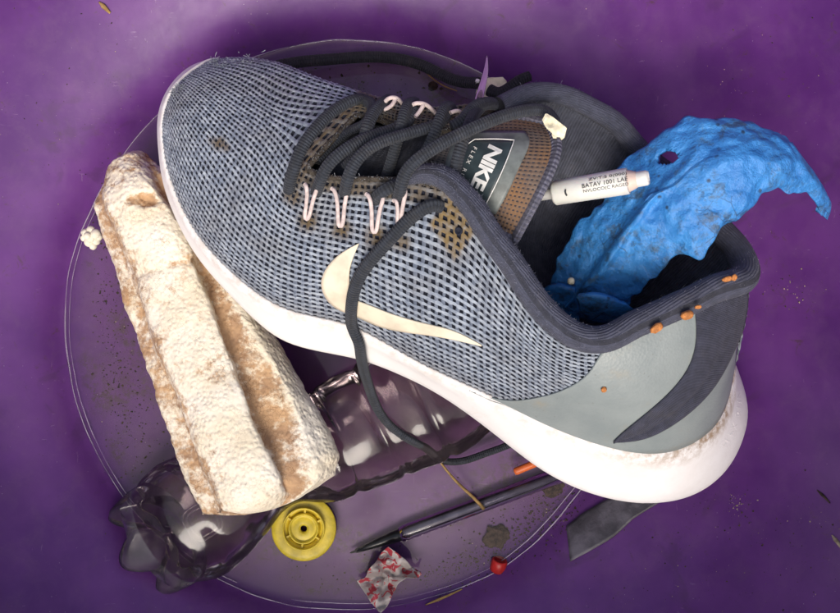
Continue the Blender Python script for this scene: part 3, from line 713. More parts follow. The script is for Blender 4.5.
# midsole
def build_midsole():
    n_t, n_l = 24, 120
    toe_top = surf([0.0], np.linspace(8, 0, n_t))[0]
    lat_top = resample(surf(np.linspace(0, kn[-1], 300), [0.0])[:, 0], n_l)
    med_top = resample(surf(np.linspace(kn[-1], 0, 300), [8.0])[:, 0], n_l)
    top = np.vstack([toe_top, lat_top[1:], med_top[1:-1]])
    toe_b = spl(PP([(224,64,46),(207,62,54),(188,69,61),(170,88,66),(160,113,69),(159,137,71)]), n_t)
    lat_b_px = [(159,137,71),(161.5,165,72),(165,185,73),(178,220,73),(203,263,74),(232,296,75),(262,326,76),(290,344,77),(355,359,78),(396,373,79),(441,395,81),(477,420,83),(513,449,85),(550,476,88),(595,496,88),(635,504,86),(660,504,84),(692,497,80),(726,472,73),(744,437,64),(748,408,58),(741,381,52),(734,366,48)]
    lat_b = spl(PP(lat_b_px), n_l)
    x = np.linspace(0, 1, n_l); w = np.interp(x, [0, .06, .18, .32, .5, .62, .76, .88, .95, 1], [.0, .045, .085, .098, .088, .080, .074, .055, .028, 0])
    mb = lat_b - LAT * w[:, None]; end = toe_b[0]
    k = np.clip(1 - x / 0.12, 0, 1)[:, None] ** 1.5; mb = mb * (1 - k) + (end + (mb - mb[0]) * 0.3) * k
    i0 = int(n_l * 0.74); tt = np.linspace(0, 1, n_l - i0)[:, None]; ctrl = P(738, 352, 34)
    mb[i0:] = (1 - tt)**2 * mb[i0] + 2 * tt * (1 - tt) * ctrl + tt**2 * lat_b[-1]
    mb[:, 2] = np.maximum(mb[:, 2], floor_z(mb[:, 0], mb[:, 1]) + 0.0005)
    med_b = resample(mb[::-1], n_l)
    bot = np.vstack([toe_b, lat_b[1:], med_b[1:-1]])
    n = len(top); sm = lambda a: (np.roll(a, 1, 0) + 2 * a + np.roll(a, -1, 0)) / 4
    top, bot = sm(top), sm(sm(bot))
    tan = unit(np.roll(top, -2, 0) - np.roll(top, 2, 0)); O = unit(np.cross(tan, U))
    O *= np.sign(((top - top.mean(0)) * O).sum())
    for _ in range(4): O = unit(sm(O))
    h = np.linalg.norm(top - bot, axis=1, keepdims=True); bl = np.clip(h / 0.024, 0.05, 1.0)
    R = [top - O * 0.004 - U * 0.004, top - O * 0.0004 + U * 0.0012, top + O * 0.0009 * bl + U * 0.0009]
    for f, b in ((0.06, .0017), (0.16, .0022), (0.32, .0016), (0.5, 0.0014), (0.68, 0.0018), (0.84, 0.0018), (0.94, 0.0008)): R.append(top * (1 - f) + bot * f + O * b * bl)
    R += [bot - O * 0.0006, bot - O * 0.004 - U * 0.0006]
    cb = bot.mean(0)
    # outsole: pull across between lateral and medial
    mirror = np.concatenate([[0], np.arange(n - 1, 0, -1)])
    shift = n_t - 1
    ax = (bot + bot[(2 * 0 - np.arange(n) + n_t - 1) % n]) / 2
    R += [bot * (1 - f) + ax * f - U * 0.0012 for f in (0.3, 0.7, 1.0)]
    V = np.vstack(R); F = gridF(len(R), n, False, True)
    lat_i = np.arange(n); isl = (lat_i > n_t) & (lat_i < n_t + n_l)
    xx = np.clip((lat_i - n_t) / n_l, 0, 1)
    dr = []
    for r in range(len(R)):
        g = 0.95 if r in (1, 2, 3) else (0.45 if r == 4 else 0.06)
        dr.append(g * np.interp(xx, [0, .2, .5, .7, .85, 1], [.3, .45, .35, .35, 1, .9]))
    o = mesh('midsole', V, F, MAT['midsole'], shoe, attrs={'dirt': np.concatenate(dr)})
    return o, top, bot, O, n_t, n_l
midsole, ms_top, ms_bot, ms_O, n_t, n_l = build_midsole()
# raised lettering round the heel of the midsole
def on_heel(q, off):
    out = []
    for a, b in q:
        i = n_t + a * n_l; k = int(i); f = i - k
        tp = ms_top[k] * (1 - f) + ms_top[k+1] * f; bt = ms_bot[k] * (1 - f) + ms_bot[k+1] * f; O = unit(ms_O[k] * (1 - f) + ms_O[k+1] * f)
        out.append(tp * (1 - b) + bt * b + O * (0.0017 + off / 1000))
    return np.array(out)
lettering('FLEX RUN', (0.868, 0.62), (1, 0), (0, -1), 0.085, 0.24, on_heel, -0.12, MAT['midsole'], midsole, spacing=1.15, thick=0.0004)

# laces
LR = 0.00245
def lace(pts, r=LR, n=None, flat=0.72, mat='lace', name='lace', parent=shoe):
    W = PP(pts); n = n or max(12, int(np.linalg.norm(np.diff(W, axis=0), axis=1).sum() / 0.0016))
    p = spl(W, n); V, F, uv = tube(p, r, 12, True, flat); return mesh(name, V, F, MAT[mat], parent, uv=uv)
lace([(289,192,119),(290,182,123),(294,168,126),(302,148,127),(318,126,125),(338,108,120),(354,100,117),(364,99,110)])
lace([(362,100,110),(372,108,121),(366,122,125),(350,131,119),(330,146,117),(316,162,118)])                         # deep front crossing
lace([(316,193,124),(319,184,130),(327,167,134),(348,148,134),(372,136,131),(394,129,128),(408,120,126),(412,108,122)])
lace([(344,194,130),(346,186,135),(351,170,138),(370,148,138),(400,136,135),(424,129,132),(440,122,129),(448,110,124)])
lace([(390,99,112),(382,104,121),(372,116,127),(366,132,130),(360,150,127),(345,168,122)])
lace([(416,102,114),(407,107,125),(401,127,130),(394,152,128),(386,178,124)])
lace([(452,107,116),(444,110,127),(436,130,132),(424,154,130),(404,176,127)])
lace([(374,201,131),(380,194,136),(389,188,137),(399,184,133)])
lace([(398,200,134),(400,190,140),(405,174,143),(421,157,145),(447,141,144),(476,127,142),(507,115,137),(534,110,131),(548,113,126),(556,122,118)])
lace([(486,103,114),(476,112,126),(467,130,137),(459,154,139),(454,178,136)])
lace([(494,104,113),(484,104,121),(472,110,126),(462,122,130),(452,128,130)], r=0.0028)                           # knotted turn
# long free lace: out of the last eyelet, over the side, down to the water
side = [(446,200),(434,206),(419,213),(404,226),(390,241),(372,261),(359,282),(354,305),(356,326)]
sw = on_shoe(side, 2.6); sw[0] -= U * 0.004
rest = PP([(358,341,99),(361,357,90),(365,374,80),(371,393,68),(382,416,58),(398,432,52),(412,441,48),(424,447,38),(434,455,24),(444,461,14),(462,461,11),(484,454,11),(508,445,12),(524,436,13)])
p = spl(np.vstack([sw, rest]), 170); V, F, uv = tube(p, 0.00255, 12, True, 0.72); mesh('lace', V, F, MAT['lace'], shoe, uv=uv)
# eyelet cords
for a, b, c in (((311,187),(308,219),(323,187)), ((338,191),(342,226),(352,187)), ((372,197),(375.5,232),(386,200)), ((398,202),(399.5,227),(407.5,193))):
    A = on_shoe([a], 4.2)[0]; B = on_shoe([b], 1.4)[0]; D = on_shoe([c], 4.2)[0]
    q = spl(np.vstack([A - U*0.002 + (A-B)*0.15, A, A*.5 + B*.5 + U*0.0006, B + (A-D)*0.04, B + (D-A)*0.04, D*.5 + B*.5 + U*0.0006, D, D - U*0.002 + (D-B)*0.15]), 46)
    V, F, uv = tube(q, 0.00085, 8, True, 0.8); mesh('eyelet_cord', V, F, MAT['loop'], shoe, uv=uv)
for pts in ([(382,107,121),(388,99,122),(396,98,121),(403,105,118)], [(396,98,121),(391,106,122),(383,110,123)], [(407,110,124),(414,104,124),(424,104,124),(435,113,120)], [(424,104,124),(420,111,125),(415,117,126)], [(450,113,127),(458,111,125),(463,116,121)], [(463,116,121),(457,119,124),(453,124,126)]):
    V, F, uv = tube(spl(PP(pts), 20), 0.00085, 8, True, 0.8); mesh('eyelet_cord', V, F, MAT['loop'], shoe, uv=uv)

# ------------------------------------------------------------------ foam block
def build_foam():
    Lp = [
     # left low edge,   step foot,    step top,     main mid,     main right,   groove,       groove right,  shoulder,     right edge
     [(104,190),(106,178),(109,168),(121,158),(134,154),(144,154),(152,160),(160,168),(168,178)],
     [(94,203),(102,205),(107,200),(126,186),(146,178),(155,176),(164,180),(174,186),(184,194)],
     [(100,226),(112,228),(117,224),(140,212),(162,201),(170,202),(180,206),(190,212),(202,218)],
     [(119,284),(133,279),(138,275),(163,262),(188,250),(195,252),(210,254),(222,258),(238,262)],
     [(137,345),(153,342),(158,339),(188,325),(210,312),(217,318),(234,316),(248,316),(266,316)],
     [(152,382),(170,384),(175,380),(205,368),(230,358),(238,372),(266,366),(280,366),(293,368)],
     [(172,445),(193,445),(198,442),(226,430),(248,414),(258,428),(292,424),(308,426),(326,428)],
     [(193,498),(211,494),(217,490),(246,478),(270,462),(279,474),(303,464),(320,460),(338,456)],
     [(202,516),(218,514),(223,512),(252,505),(278,492),(288,494),(306,486),(320,480),(334,474)]]
    Zc = [50, 55, 66, 71, 69, 61, 62, 60, 47]
    n = len(Lp); net = []
    for i, r in enumerate(Lp):
        o = np.interp(i, [0, 1, 3, 5, 7, 8], [-9, 0, 0, 6, 13, 11]); 
        row = [(q[0], q[1], Zc[j] + o) for j, q in enumerate(r)]
        l, rr = r[0], r[-1]
        row = [(l[0] + 14, l[1] - 6, Zc[0] + o - 24)] + row + [(rr[0] - 12, rr[1] + 4, Zc[-1] + o - 20)]
        net.append([P(*q) for q in row])
    net = np.array(net)
    su = np.linspace(0, n - 1, 190); jn = net.shape[1]; sv = np.linspace(0, jn - 1, 150)
    G = np.einsum('si,ijk,tj->stk', ncs(np.arange(float(n)), su), net, crm(sv, jn))
    # rounded ends: closing rings towards the inside
    def close(ring, inner, out):
        c = ring.mean(0); R = []
        for f in (0.12, 0.3, 0.55, 0.8, 1.0): R.append((ring * (1 - f * 0.98) + c * f * 0.98) + out * 0.006 * math.sin(f * math.pi / 2))
        return R
    ax = unit(G[-1].mean(0) - G[0].mean(0))
    top = close(G[0], 0, -ax); bot = close(G[-1], 0, ax * 1.0)
    full = np.array(top[::-1] + list(G) + bot); ns, nt = full.shape[:2]
    nrm = unit(np.cross(np.gradient(full, axis=0), np.gradient(full, axis=1)))
    if nrm[ns//2, nt//2, 2] < 0: nrm = -nrm
    V = full.reshape(-1, 3); NR = nrm.reshape(-1, 3); px = PX(V); dirt = np.zeros(len(V))
    jj = np.broadcast_to(np.r_[sv], (ns, nt)).reshape(-1)
    dirt = np.interp(jj, [0, 1, 2, 2.9, 3.4, 5.2, 5.8, 6.2, 6.8, 7.3, 7.8, 9, 10], [.1, .45, .7, .45, .10, .12, .4, .95, .75, .25, -.3, -.5, -.5])
    low = np.clip((px[:, 1] - 330) / 140, 0, 1); dirt = dirt - 0.12 * low * ((jj > 3) & (jj < 5.6))
    dirt += 0.10 * np.clip((230 - px[:, 1]) / 60, 0, 1)
    # dent, cross crease
    dd = np.hypot((px[:, 0] - 143) / 17, (px[:, 1] - 199) / 8) + 0.35 * np.array([nz((q[0], q[1], 0), 0.13) for q in px]); dent = np.clip(1.15 - dd, 0, 1); dirt += 0.75 * np.clip(dent * 2.5, 0, 1)
    cy = 268 - 0.25 * (px[:, 0] - 160); cr = np.exp(-((px[:, 1] - cy) / 3.0) ** 2) * ((jj > 3) & (jj < 5.6)); dirt += cr * 0.2
    step = 1.6 * np.clip((px[:, 1] - cy) / 6, -1, 0) * ((jj > 3) & (jj < 5.6)) * np.clip((px[:, 1] - 215) / 30, 0, 1)
    out = V.copy()
    for i, p in enumerate(V):
        h = 0.0016 * fbm(p, 45, 4) + 0.00035 * (0.5 - min(1, vor(p, 430)[0] * 1.6)) + 0.0004 * nz(p, 420)
        out[i] = p + NR[i] * (h - dent[i] ** 0.8 * 0.0034 - cr[i] * 0.0013 - step[i] * 0.0006)
    F = gridF(ns, nt)
    # underside
    b0 = [i * nt for i in range(ns)]; b1 = [i * nt + nt - 1 for i in range(ns)]
    F += [(b0[i], b1[i], b1[i+1], b0[i+1]) for i in range(ns - 1)]
    o = mesh('foam_block', out, [tuple(reversed(f)) for f in F] if np.cross(out[nt] - out[0], out[1] - out[0])[2] < 0 else F, MAT['foam'], attrs={'dirt': np.clip(dirt, -1, 1)})
    tagit(o, 'long white foam block stained brown with a groove, left of the shoe', 'foam block')
build_foam()
sv_, sf_ = icos(2); parts = []
for dx, dy, dz, r in ((0,0,0,3.0),(5,-3,1,2.6),(-5,-4,0,2.3),(-2,5,-1,2.6),(5,4,-1,2.2),(0,-7,0,2.2),(8,0,0,1.8),(-7,1,-1,1.8),(2,9,-1,2.0),(-3,-1,2,2.0)):
    c = P(91 + dx, 237 + dy, 22 + dz); v = sv_ * r / 1000 * (1 + 0.12 * np.array([[nz(q * 1.0, 2.2 + dx)] for q in sv_])); parts.append((v + c, sf_))
V, F = joinVF(parts); o = mesh('foam_crumb', V, F, m_simple('clean_foam_beads', (0.80, 0.76, 0.62), 0.8, 0.08, 300, 0.5, 1200, 0.0004))
tagit(o, 'small clump of cream foam beads stuck to the left side of the foam block', 'foam crumb')

# ------------------------------------------------------------------ plastic bottle
def build_bottle():
    root = thing('plastic_bottle', 'crushed clear plastic drink bottle lying under the foam block and shoe', 'bottle', P(300, 460, 0))
    stn = [(170,532,56,19),(178,527,60,21),(190,520,63,23),(206,511,62,23),(232,496,55,22),(262,477,42,20),(292,461,43,21),(318,450,54,22),(345,437,60,23),(385,416,64,23),(425,396,66,23),(455,381,64,22),(480,368,54,21),(502,357,38,18),(520,348,26,15),(540,339,22,13.5),(575,322,22,13)]
    seg = 72; a = np.linspace(0, 2*math.pi, seg, endpoint=False)
    cen = np.array([P(s[0], s[1], s[3] + 2.5) for s in stn]); hw = np.array([s[2] / FPX * (H - s[3] / 1000) for s in stn]); hh = np.array([s[3] / 1000 for s in stn])
    k = np.r_[0, np.cumsum(np.linalg.norm(np.diff(cen, axis=0), axis=1))]; x = np.linspace(0, k[-1], 150); B = ncs(k, x)
    cen, hw, hh = B @ cen, B @ hw, B @ hh; cen[:, 2] = hh + 0.0025
    ax = unit(np.gradient(cen, axis=0)); side = unit(np.cross(ax, np.array([0, 0, 1.0]))); up = np.cross(side, ax)
    V = cen[:, None] + hw[:, None, None] * np.cos(a)[None, :, None] * side[:, None] + hh[:, None, None] * np.sin(a)[None, :, None] * up[:, None]
    for i in range(150):
        xi = x[i]
        rib = sum(math.exp(-((xi - g) / 0.0018) ** 2) for g in (0.098, 0.122, 0.147)) * 0.0016
        for j in range(seg):
            p = V[i, j]; r = unit(p - cen[i])
            cr = 0.0022 * fbm(p, 26, 3) + 0.0013 * abs(nz(p, 48)) if xi > 0.012 else 0.0005 * nz(p, 40)
            V[i, j] = p - r * (rib + cr)
    # petal foot: five lobes that bulge outward from the base end
    foot = []
    for f, kk in ((0.0, 0), (0.25, 1), (0.5, 2), (0.75, 3), (1.0, 4), (1.25, 5), (1.45, 6), (1.6, 7)):
        ring = []
        for j in range(seg):
            lob = (0.5 + 0.5 * math.cos(5 * a[j] - math.pi / 2)) ** 0.6
            rr = [1.0, 1.0, 0.985, 0.95, 0.86, 0.66, 0.40, 0.05][kk] * (1 if kk < 2 else (1 - (0.22 if kk < 5 else 0.1) * (1 - lob)))
            ext = [0, 0.008, 0.014, 0.0195, 0.023, 0.019, 0.008, 0.005][kk] * (1 if kk < 2 else (0.42 + 0.58 * lob))
            ring.append(cen[0] + rr * (V[0, j] - cen[0]) - ax[0] * ext)
        foot.append(ring)
    body = np.vstack([np.array(foot[1][:])[None], V]) if False else V
    F = gridF(150, seg, False, True)
    mesh('body', V.reshape(-1, 3), F, MAT['bottle'], root)
    fb = np.array(foot); mesh('petal_base', fb.reshape(-1, 3), [tuple(reversed(f)) for f in gridF(len(foot), seg, False, True)], MAT['bottlebase'], root)
    # moulded rings seen through the wall
    for r0, w in ((0.52, 0.0007), (0.40, 0.0005)):
        q = []
        for t in np.linspace(0, 2*math.pi, 60, endpoint=False):
            c, s = math.cos(t), math.sin(t); e = (abs(c)**4 + abs(s)**4) ** -0.25
            q.append(P(203 + 26 * r0 * e * (c * 0.85 + s * 0.5) * 1.3, 521 + 26 * r0 * e * (s * 0.85 - c * 0.5) * 1.3, 40 - 6 * r0))
        v, f, uv = tube(np.array(q), w, 6, closed=True); mesh('moulded_ring', v, f, MAT['penbody'], root)
    # screw neck ring
    d = unit(cen[-1] - cen[-10]); v, f = lathe([(0.0150, 0), (0.0158, 0.0004), (0.0158, 0.0022), (0.0150, 0.0026)], 40, axisM(cen[-14], d), True); mesh('neck_ring', v, f, MAT['bottle'], root)
build_bottle()

# ------------------------------------------------------------------ yellow cap
def build_cap():
    c = P(304, 528, 9); root = thing('yellow_cap', 'round yellow plastic cap with a centre hole below the foam block', 'cap', c)
    M = axisM(c, (0.05, 0.10, 1.0)); mm = lambda pr: [(r / 1000, z / 1000) for r, z in pr]
    V, F = lathe(mm([(8.6, 0), (8.6, 1.0), (10, 1.3), (14, 1.15), (16.4, 0.9), (16.9, 0.3), (16.6, -0.5), (15, -0.5), (9, -0.4)]), 64, M, True); mesh('flange', V, F, MAT['yellow'], root)
    V, F = lathe(mm([(10.0, 1.0), (10.1, 4.6), (10.6, 5.0), (11.0, 4.6), (11.1, 1.0)]), 64, M, False); mesh('outer_ring', V, F, MAT['yellow'], root)
    V, F = lathe(mm([(1.7, -0.3), (1.7, 2.4), (3.2, 2.9), (5.6, 2.3), (6.6, 1.9), (6.9, 3.8), (7.4, 4.1), (7.8, 3.7), (7.9, 0.2), (8.8, 0.0), (8.8, -0.4), (2.2, -0.4)]), 56, M, True); mesh('hub', V, F, MAT['yellow'], root)
    for k in range(6):
        a = k * math.pi / 3 + 0.45
        b = np.array([[x, y, z] for x in (7.7, 10.2) for y in (-0.45, 0.45) for z in (0.1, 2.9)]) / 1000
        R = np.array([[math.cos(a), -math.sin(a), 0], [math.sin(a), math.cos(a), 0], [0, 0, 1]]); b = (b @ R.T) @ M[:3, :3].T + M[:3, 3]
        mesh('spoke', b, [(0,1,3,2),(4,6,7,5),(0,4,5,1),(2,3,7,6),(1,5,7,3),(0,2,6,4)], MAT['yellow'], root, smooth=False)
build_cap()

# ------------------------------------------------------------------ pen
def build_pen():
    a, b = P(350, 553, 4.6), P(622, 452, 6.5); d = unit(b - a); root = thing('ballpoint_pen', 'clear ballpoint pen with black ink tube and black tip in the water', 'pen', (a + b) / 2)
    L = np.linalg.norm(b - a); M = axisM(a, d)
    V, F = lathe([(0.0002, 0.0), (0.0005, 0.0006), (0.0007, 0.003), (0.0013, 0.0035), (0.0021, 0.012), (0.0032, 0.024), (0.0033, 0.0300), (0.0026, 0.0303), (0.0001, 0.0304)], 28, M); mesh('tip', V, F, MAT['black'], root)
    V, F = lathe([(0.0028, 0.0285), (0.0041, 0.0287), (0.0043, 0.034), (0.0043, L), (0.0031, L), (0.0031, 0.0305), (0.0028, 0.0285)], 6 * 4, M); mesh('barrel', V, F, MAT['penbody'], root)
    V, F = lathe([(0.0001, 0.0302), (0.0019, 0.0304), (0.0019, L - 0.01), (0.0001, L - 0.01)], 16, M); mesh('ink_tube', V, F, MAT['inktube'], root)
build_pen()
V, F = lathe([(0.0001, 0), (0.0016, 0.0002), (0.0020, 0.0012), (0.0020, 0.013), (0.0016, 0.0142), (0.0001, 0.0143)], 18, axisM(P(514, 472, 11), P(548, 458, 12) - P(514, 472, 11)))
o = mesh('orange_stub', V, F, MAT['orange']); tagit(o, 'short orange plastic stub beside the pen where it slips under the sole', 'plastic stub')

# ------------------------------------------------------------------ wrapper, red bit, straw, torn film
def build_wrapper():
    n = N('printed_wrapper'); f = n.ramp(n.noise(210, 3, 0.5, dist=0.8), 0.53, 0.57)
    c = n.mix(n.ramp(n.noise(120, 4), 0.35, 0.7), (0.42, 0.38, 0.35), (0.62, 0.56, 0.52)); c = n.mix(f, c, (0.48, 0.05, 0.07))
    mt = n.fin(c, 0.45, n.bump(n.noise(300, 4), 0.5, 0.001))
    ol = [(388,547),(404,558),(411,566),(422,573),(418,578),(407,577),(398,583),(393,594),(387,607),(380,613),(371,602),(357,581),(366,578),(368,570),(376,562),(381,553)]
    q = np.array(ol + [ol[0]], float); q = resample(q, 49)[:-1]; c0 = np.array([388, 576.]); rings = []
    for r in np.linspace(0.02, 1, 14):
        for k, p in enumerate(q):
            xy = c0 + (p - c0) * r; th = math.atan2(p[1] - c0[1], p[0] - c0[0])
            fold = abs(math.sin(th * 2.0 + 0.6)) * r * 9 + abs(nz((xy[0], xy[1], 3.3), 0.09)) * 12 + abs(nz((xy[0], xy[1], 9.3), 0.16)) * 3
            rings.append(P(xy[0], xy[1], 8 + fold))
    o = mesh('candy_wrapper', np.array(rings), [tuple(reversed(f)) for f in gridF(14, 48, False, True)], mt); solid(o, 0.0003)
    tagit(o, 'crumpled white and red sweet wrapper at the water edge below the pen', 'wrapper')
build_wrapper()
V, F = lathe([(0.0001, 0), (0.0034, 0.0001), (0.0041, 0.0009), (0.0042, 0.0062), (0.0036, 0.0070), (0.0030, 0.0071), (0.0028, 0.0058), (0.0001, 0.0056)], 26, axisM(P(497, 571, 6), P(501, 556, 8.5) - P(497, 571, 6)))
o = mesh('red_plug', V, F, MAT['red']); tagit(o, 'small bright red plastic plug at the lower water edge', 'plug')
p = spl(PP([(436,456,19),(448,472,16),(462,487,13),(474,498,11),(484,509,10)]), 24); V, F, uv = tube(p, np.linspace(0.0005, 0.0010, 24), 7); o = mesh('straw_stalk', V, F, MAT['straw'], uv=uv)
tagit(o, 'thin yellow-brown straw stalk pointing from the lace end across the pen', 'straw')
def draped(name, A, B, n, m, mat, lift, label, cat, thick=0.0006, rough=0.0006):
    a, b = resample(np.array(A, float), n), resample(np.array(B, float), m if False else n); V = []
    for i in range(n):
        for v in np.linspace(0, 1, m):
            q = a[i] * (1 - v) + b[i] * v; w = on_basin(q[0], q[1], lift); w[2] += rough * nz(w, 140) + rough; V.append(w)
    F = gridF(n, m); o = mesh(name, np.array(V), F, mat)
    if np.cross(V[m] - V[0], V[1] - V[0])[2] < 0: o.data.flip_normals()
    solid(o, thick); tagit(o, label, cat); return o
draped('torn_film_strip', [(566,526),(582,513),(604,500),(626,492),(650,486)], [(570,561),(592,549),(613,537),(632,519),(662,500)], 26, 12, MAT['film'], 0.0009, 'grey torn plastic film strip sticking out below the white heel', 'film strip')

# ------------------------------------------------------------------ blue plastic piece
def build_blue():
    A = [(545,297,88),(552,275,92),(560,257,96),(573,238,101),(588,215,106),(603,195,111),(620,171,116),(637,151,120),(657,135,125),(684,119,129),(704,118,131),(734,119,131),(753,126,130),(775,129,127),(793,147,121),(811,173,112),(827,203,99)]
    B = [(588,322,84),(608,318,90),(626,310,98),(638,292,108),(661,270,120),(684,255,128),(697,259,132),(720,233,135),(743,217,135),(757,199,134),(768,194,133),(780,192,131),(802,193,124),(816,206,113),(828,218,99)]
    n, m = 170, 100; a, b = spl(PP(A), n), spl(PP(B), n); v = np.linspace(0, 1, m); u = np.linspace(0, 1, n)
    G = a[:, None] * (1 - v)[None, :, None] + b[:, None] * v[None, :, None]
    G[..., 2] += 0.009 * (np.sin(np.pi * v) ** 0.8)[None] * np.interp(u, [0, .2, .6, .9, 1], [.6, .8, 1, .9, .4])[:, None]
    # raised fold that runs up the middle of the lower half
    fold = np.exp(-((v[None] - (0.40 + 0.05 * np.sin(9 * u))[:, None]) / 0.06) ** 2) * np.interp(u, [0, .1, .4, .55, 1], [.6, 1, 1, 0, 0])[:, None]
    low = (v[None] < 0.40) * np.interp(u, [0, .4, .55, 1], [1, 1, 0, 0])[:, None]
    G[..., 2] += 0.0035 * fold - 0.003 * low
    lat = unit(b - a)
    for i in range(n):
        for j in range(m):
            p = G[i, j]; e = min(v[j], 1 - v[j])
            h = 0.0022 * fbm(p, 38, 4) + 0.0015 * (abs(nz(p, 110)) - 0.2) + 0.0010 * nz(p, 230) - 0.0012 * max(0, nz(p, 150) - 0.25)
            w = (0.0030 * nz(p * np.array([1, 1, 0.2]), 75) + 0.0018 * nz(p, 190)) * max(0, 1 - e * 12)
            G[i, j] = p + np.array([0, 0, h]) + lat[i] * w
    px = PX(G); F = []
    hole = lambda q: math.hypot((q[0] - 667) * 0.96 - (q[1] - 157) * 0.25, ((q[1] - 157) * 0.96 + (q[0] - 667) * 0.25) * 1.55) + 2.2 * noise.noise(Vector((q[0] * .2, q[1] * .2, 0)))
    for f in gridF(n, m):
        c = np.mean([px[k // m, k % m] for k in f], 0)
        if hole(c) < 11: continue
        F.append(f)
    V = G.reshape(-1, 3)
    if np.cross(V[m] - V[0], V[1] - V[0])[2] < 0: F = [tuple(reversed(f)) for f in F]
    root = thing('blue_plastic_fragment', 'melted crusty bright blue plastic fragment with a hole sticking out of the shoe', 'plastic fragment', P(640, 240, 85))
    o = mesh('sheet', V, F, MAT['blue'], root); solid(o, 0.0032)
    A2 = spl(PP([(576,297,112),(592,296,116),(612,300,117),(632,308,112),(642,314,106)]), 40); B2 = spl(PP([(579,318,96),(592,322,97),(610,324,98),(628,322,98),(641,316,98)]), 40)
    v = np.linspace(0, 1, 16); G = A2[:, None] * (1 - v)[None, :, None] + B2[:, None] * v[None, :, None]
    for i in range(40):
        for j in range(16): G[i, j] += np.array([0, 0, 0.0012 * fbm(G[i, j], 60, 3) + 0.003 * math.sin(math.pi * v[j])])
    F = gridF(40, 16); V = G.reshape(-1, 3)
    if np.cross(V[16] - V[0], V[1] - V[0])[2] < 0: F = [tuple(reversed(f)) for f in F]
    solid(mesh('flap', V, F, MAT['blue'], root), 0.0026)
    A3 = spl(PP([(536,296,84),(545,290,92),(556,286,96),(574,290,98)]), 24); B3 = spl(PP([(548,314,80),(556,318,84),(566,320,86),(580,322,86)]), 24)
    v = np.linspace(0, 1, 12); G = A3[:, None] * (1 - v)[None, :, None] + B3[:, None] * v[None, :, None]
    for i in range(24):
        for j in range(12): G[i, j, 2] += 0.002 * fbm(G[i, j], 60, 3)
    F = gridF(24, 12); V = G.reshape(-1, 3)
    if np.cross(V[12] - V[0], V[1] - V[0])[2] < 0: F = [tuple(reversed(f)) for f in F]
    solid(mesh('flap', V, F, MAT['blue'], root), 0.0024)
build_blue()

# ------------------------------------------------------------------ white vial
def build_vial():
    a, b = P(553, 193.5, 128.5), P(628, 181, 139.5); d = unit(b - a); L = np.linalg.norm(b - a); M = axisM(a, d)
    root = thing('plastic_vial', 'small white printed plastic vial lying across the shoe opening onto the blue plastic', 'vial', (a + b) / 2)
    r = 0.0048
    V, F = lathe([(0.0016, -0.0002), (r - 0.0008, 0.0), (r, 0.0009), (r * 1.02, L * 0.5), (r * 1.06, L - 0.001), (r * 1.04, L), (r * 0.95, L + 0.0002), (r * 0.93, L - 0.0012)], 40, M); mesh('tube_body', V, F, MAT['vial'], root)
    V, F = lathe([(r * 0.96, L - 0.0012), (r * 0.80, L + 0.0014), (r * 0.66, L + 0.0030), (r * 0.62, L + 0.0034)], 36, M); mesh('tapered_collar', V, F, MAT['vialpink'], root)
    V, F = lathe([(r * 0.56, L + 0.001), (r * 0.62, L + 0.0036), (r * 0.60, L + 0.0070), (r * 0.50, L + 0.0078), (r * 0.40, L + 0.0076), (r * 0.36, L + 0.0060), (0.0001, L + 0.0058)], 30, M); mesh('nozzle', V, F, MAT['vial'], root)
    V, F = lathe([(0.0018, -0.016), (0.0020, -0.008), (0.0022, 0.0004), (0.0001, 0.0005)], 20, M); mesh('stem', V, F, MAT['stem'], root)
    # the angle that faces the camera
    cam_dir = unit(np.array([0, 0, H]) - (a + b) / 2); yx, yy = cam_dir @ M[:3, 0], cam_dir @ M[:3, 1]; th0 = math.atan2(yy, yx)
    s = 1 if np.cross(d, cam_dir)[1] < 0 else -1
    def wrap(q, off):
        out = []
        for al, ar in q:       # along (m), around (m, + towards photo top)
            th = th0 + sg * ar / r; rr = r * 1.075 + off / 1000
            out.append(M[:3, 3] + M[:3, 2] * al + M[:3, 0] * math.cos(th) * rr + M[:3, 1] * math.sin(th) * rr)
        return np.array(out)
    sg = 1; w = wrap([(0.01, 0.001), (0.01, -0.001)], 0)
    if w[0][1] < w[1][1]: sg = -1
    for txt, x0, ln, y0, hgt in (('ZV:T:S 0(000)', 0.0152, 0.0145, 0.0021, 0.0014), ('BATAV 1001 LAE', 0.0126, 0.0172, 0.0001, 0.0015), ('NVLOCO(C RAGED', 0.0128, 0.0172, -0.0019, 0.0014)):
        lettering(txt, (x0, y0), (1, 0), (0, 1), ln, hgt, wrap, 0.06, MAT['ink'], root, thick=0.00005)
    q = wrap([(0.0062, 0.0006), (0.0060, 0.0001), (0.0060, -0.0008), (0.0063, -0.0016)], 0.05); V, F, uv = tube(spl(q, 14), 0.00035, 6); mesh('printed_mark', V, F, MAT['ink'], root)
build_vial()

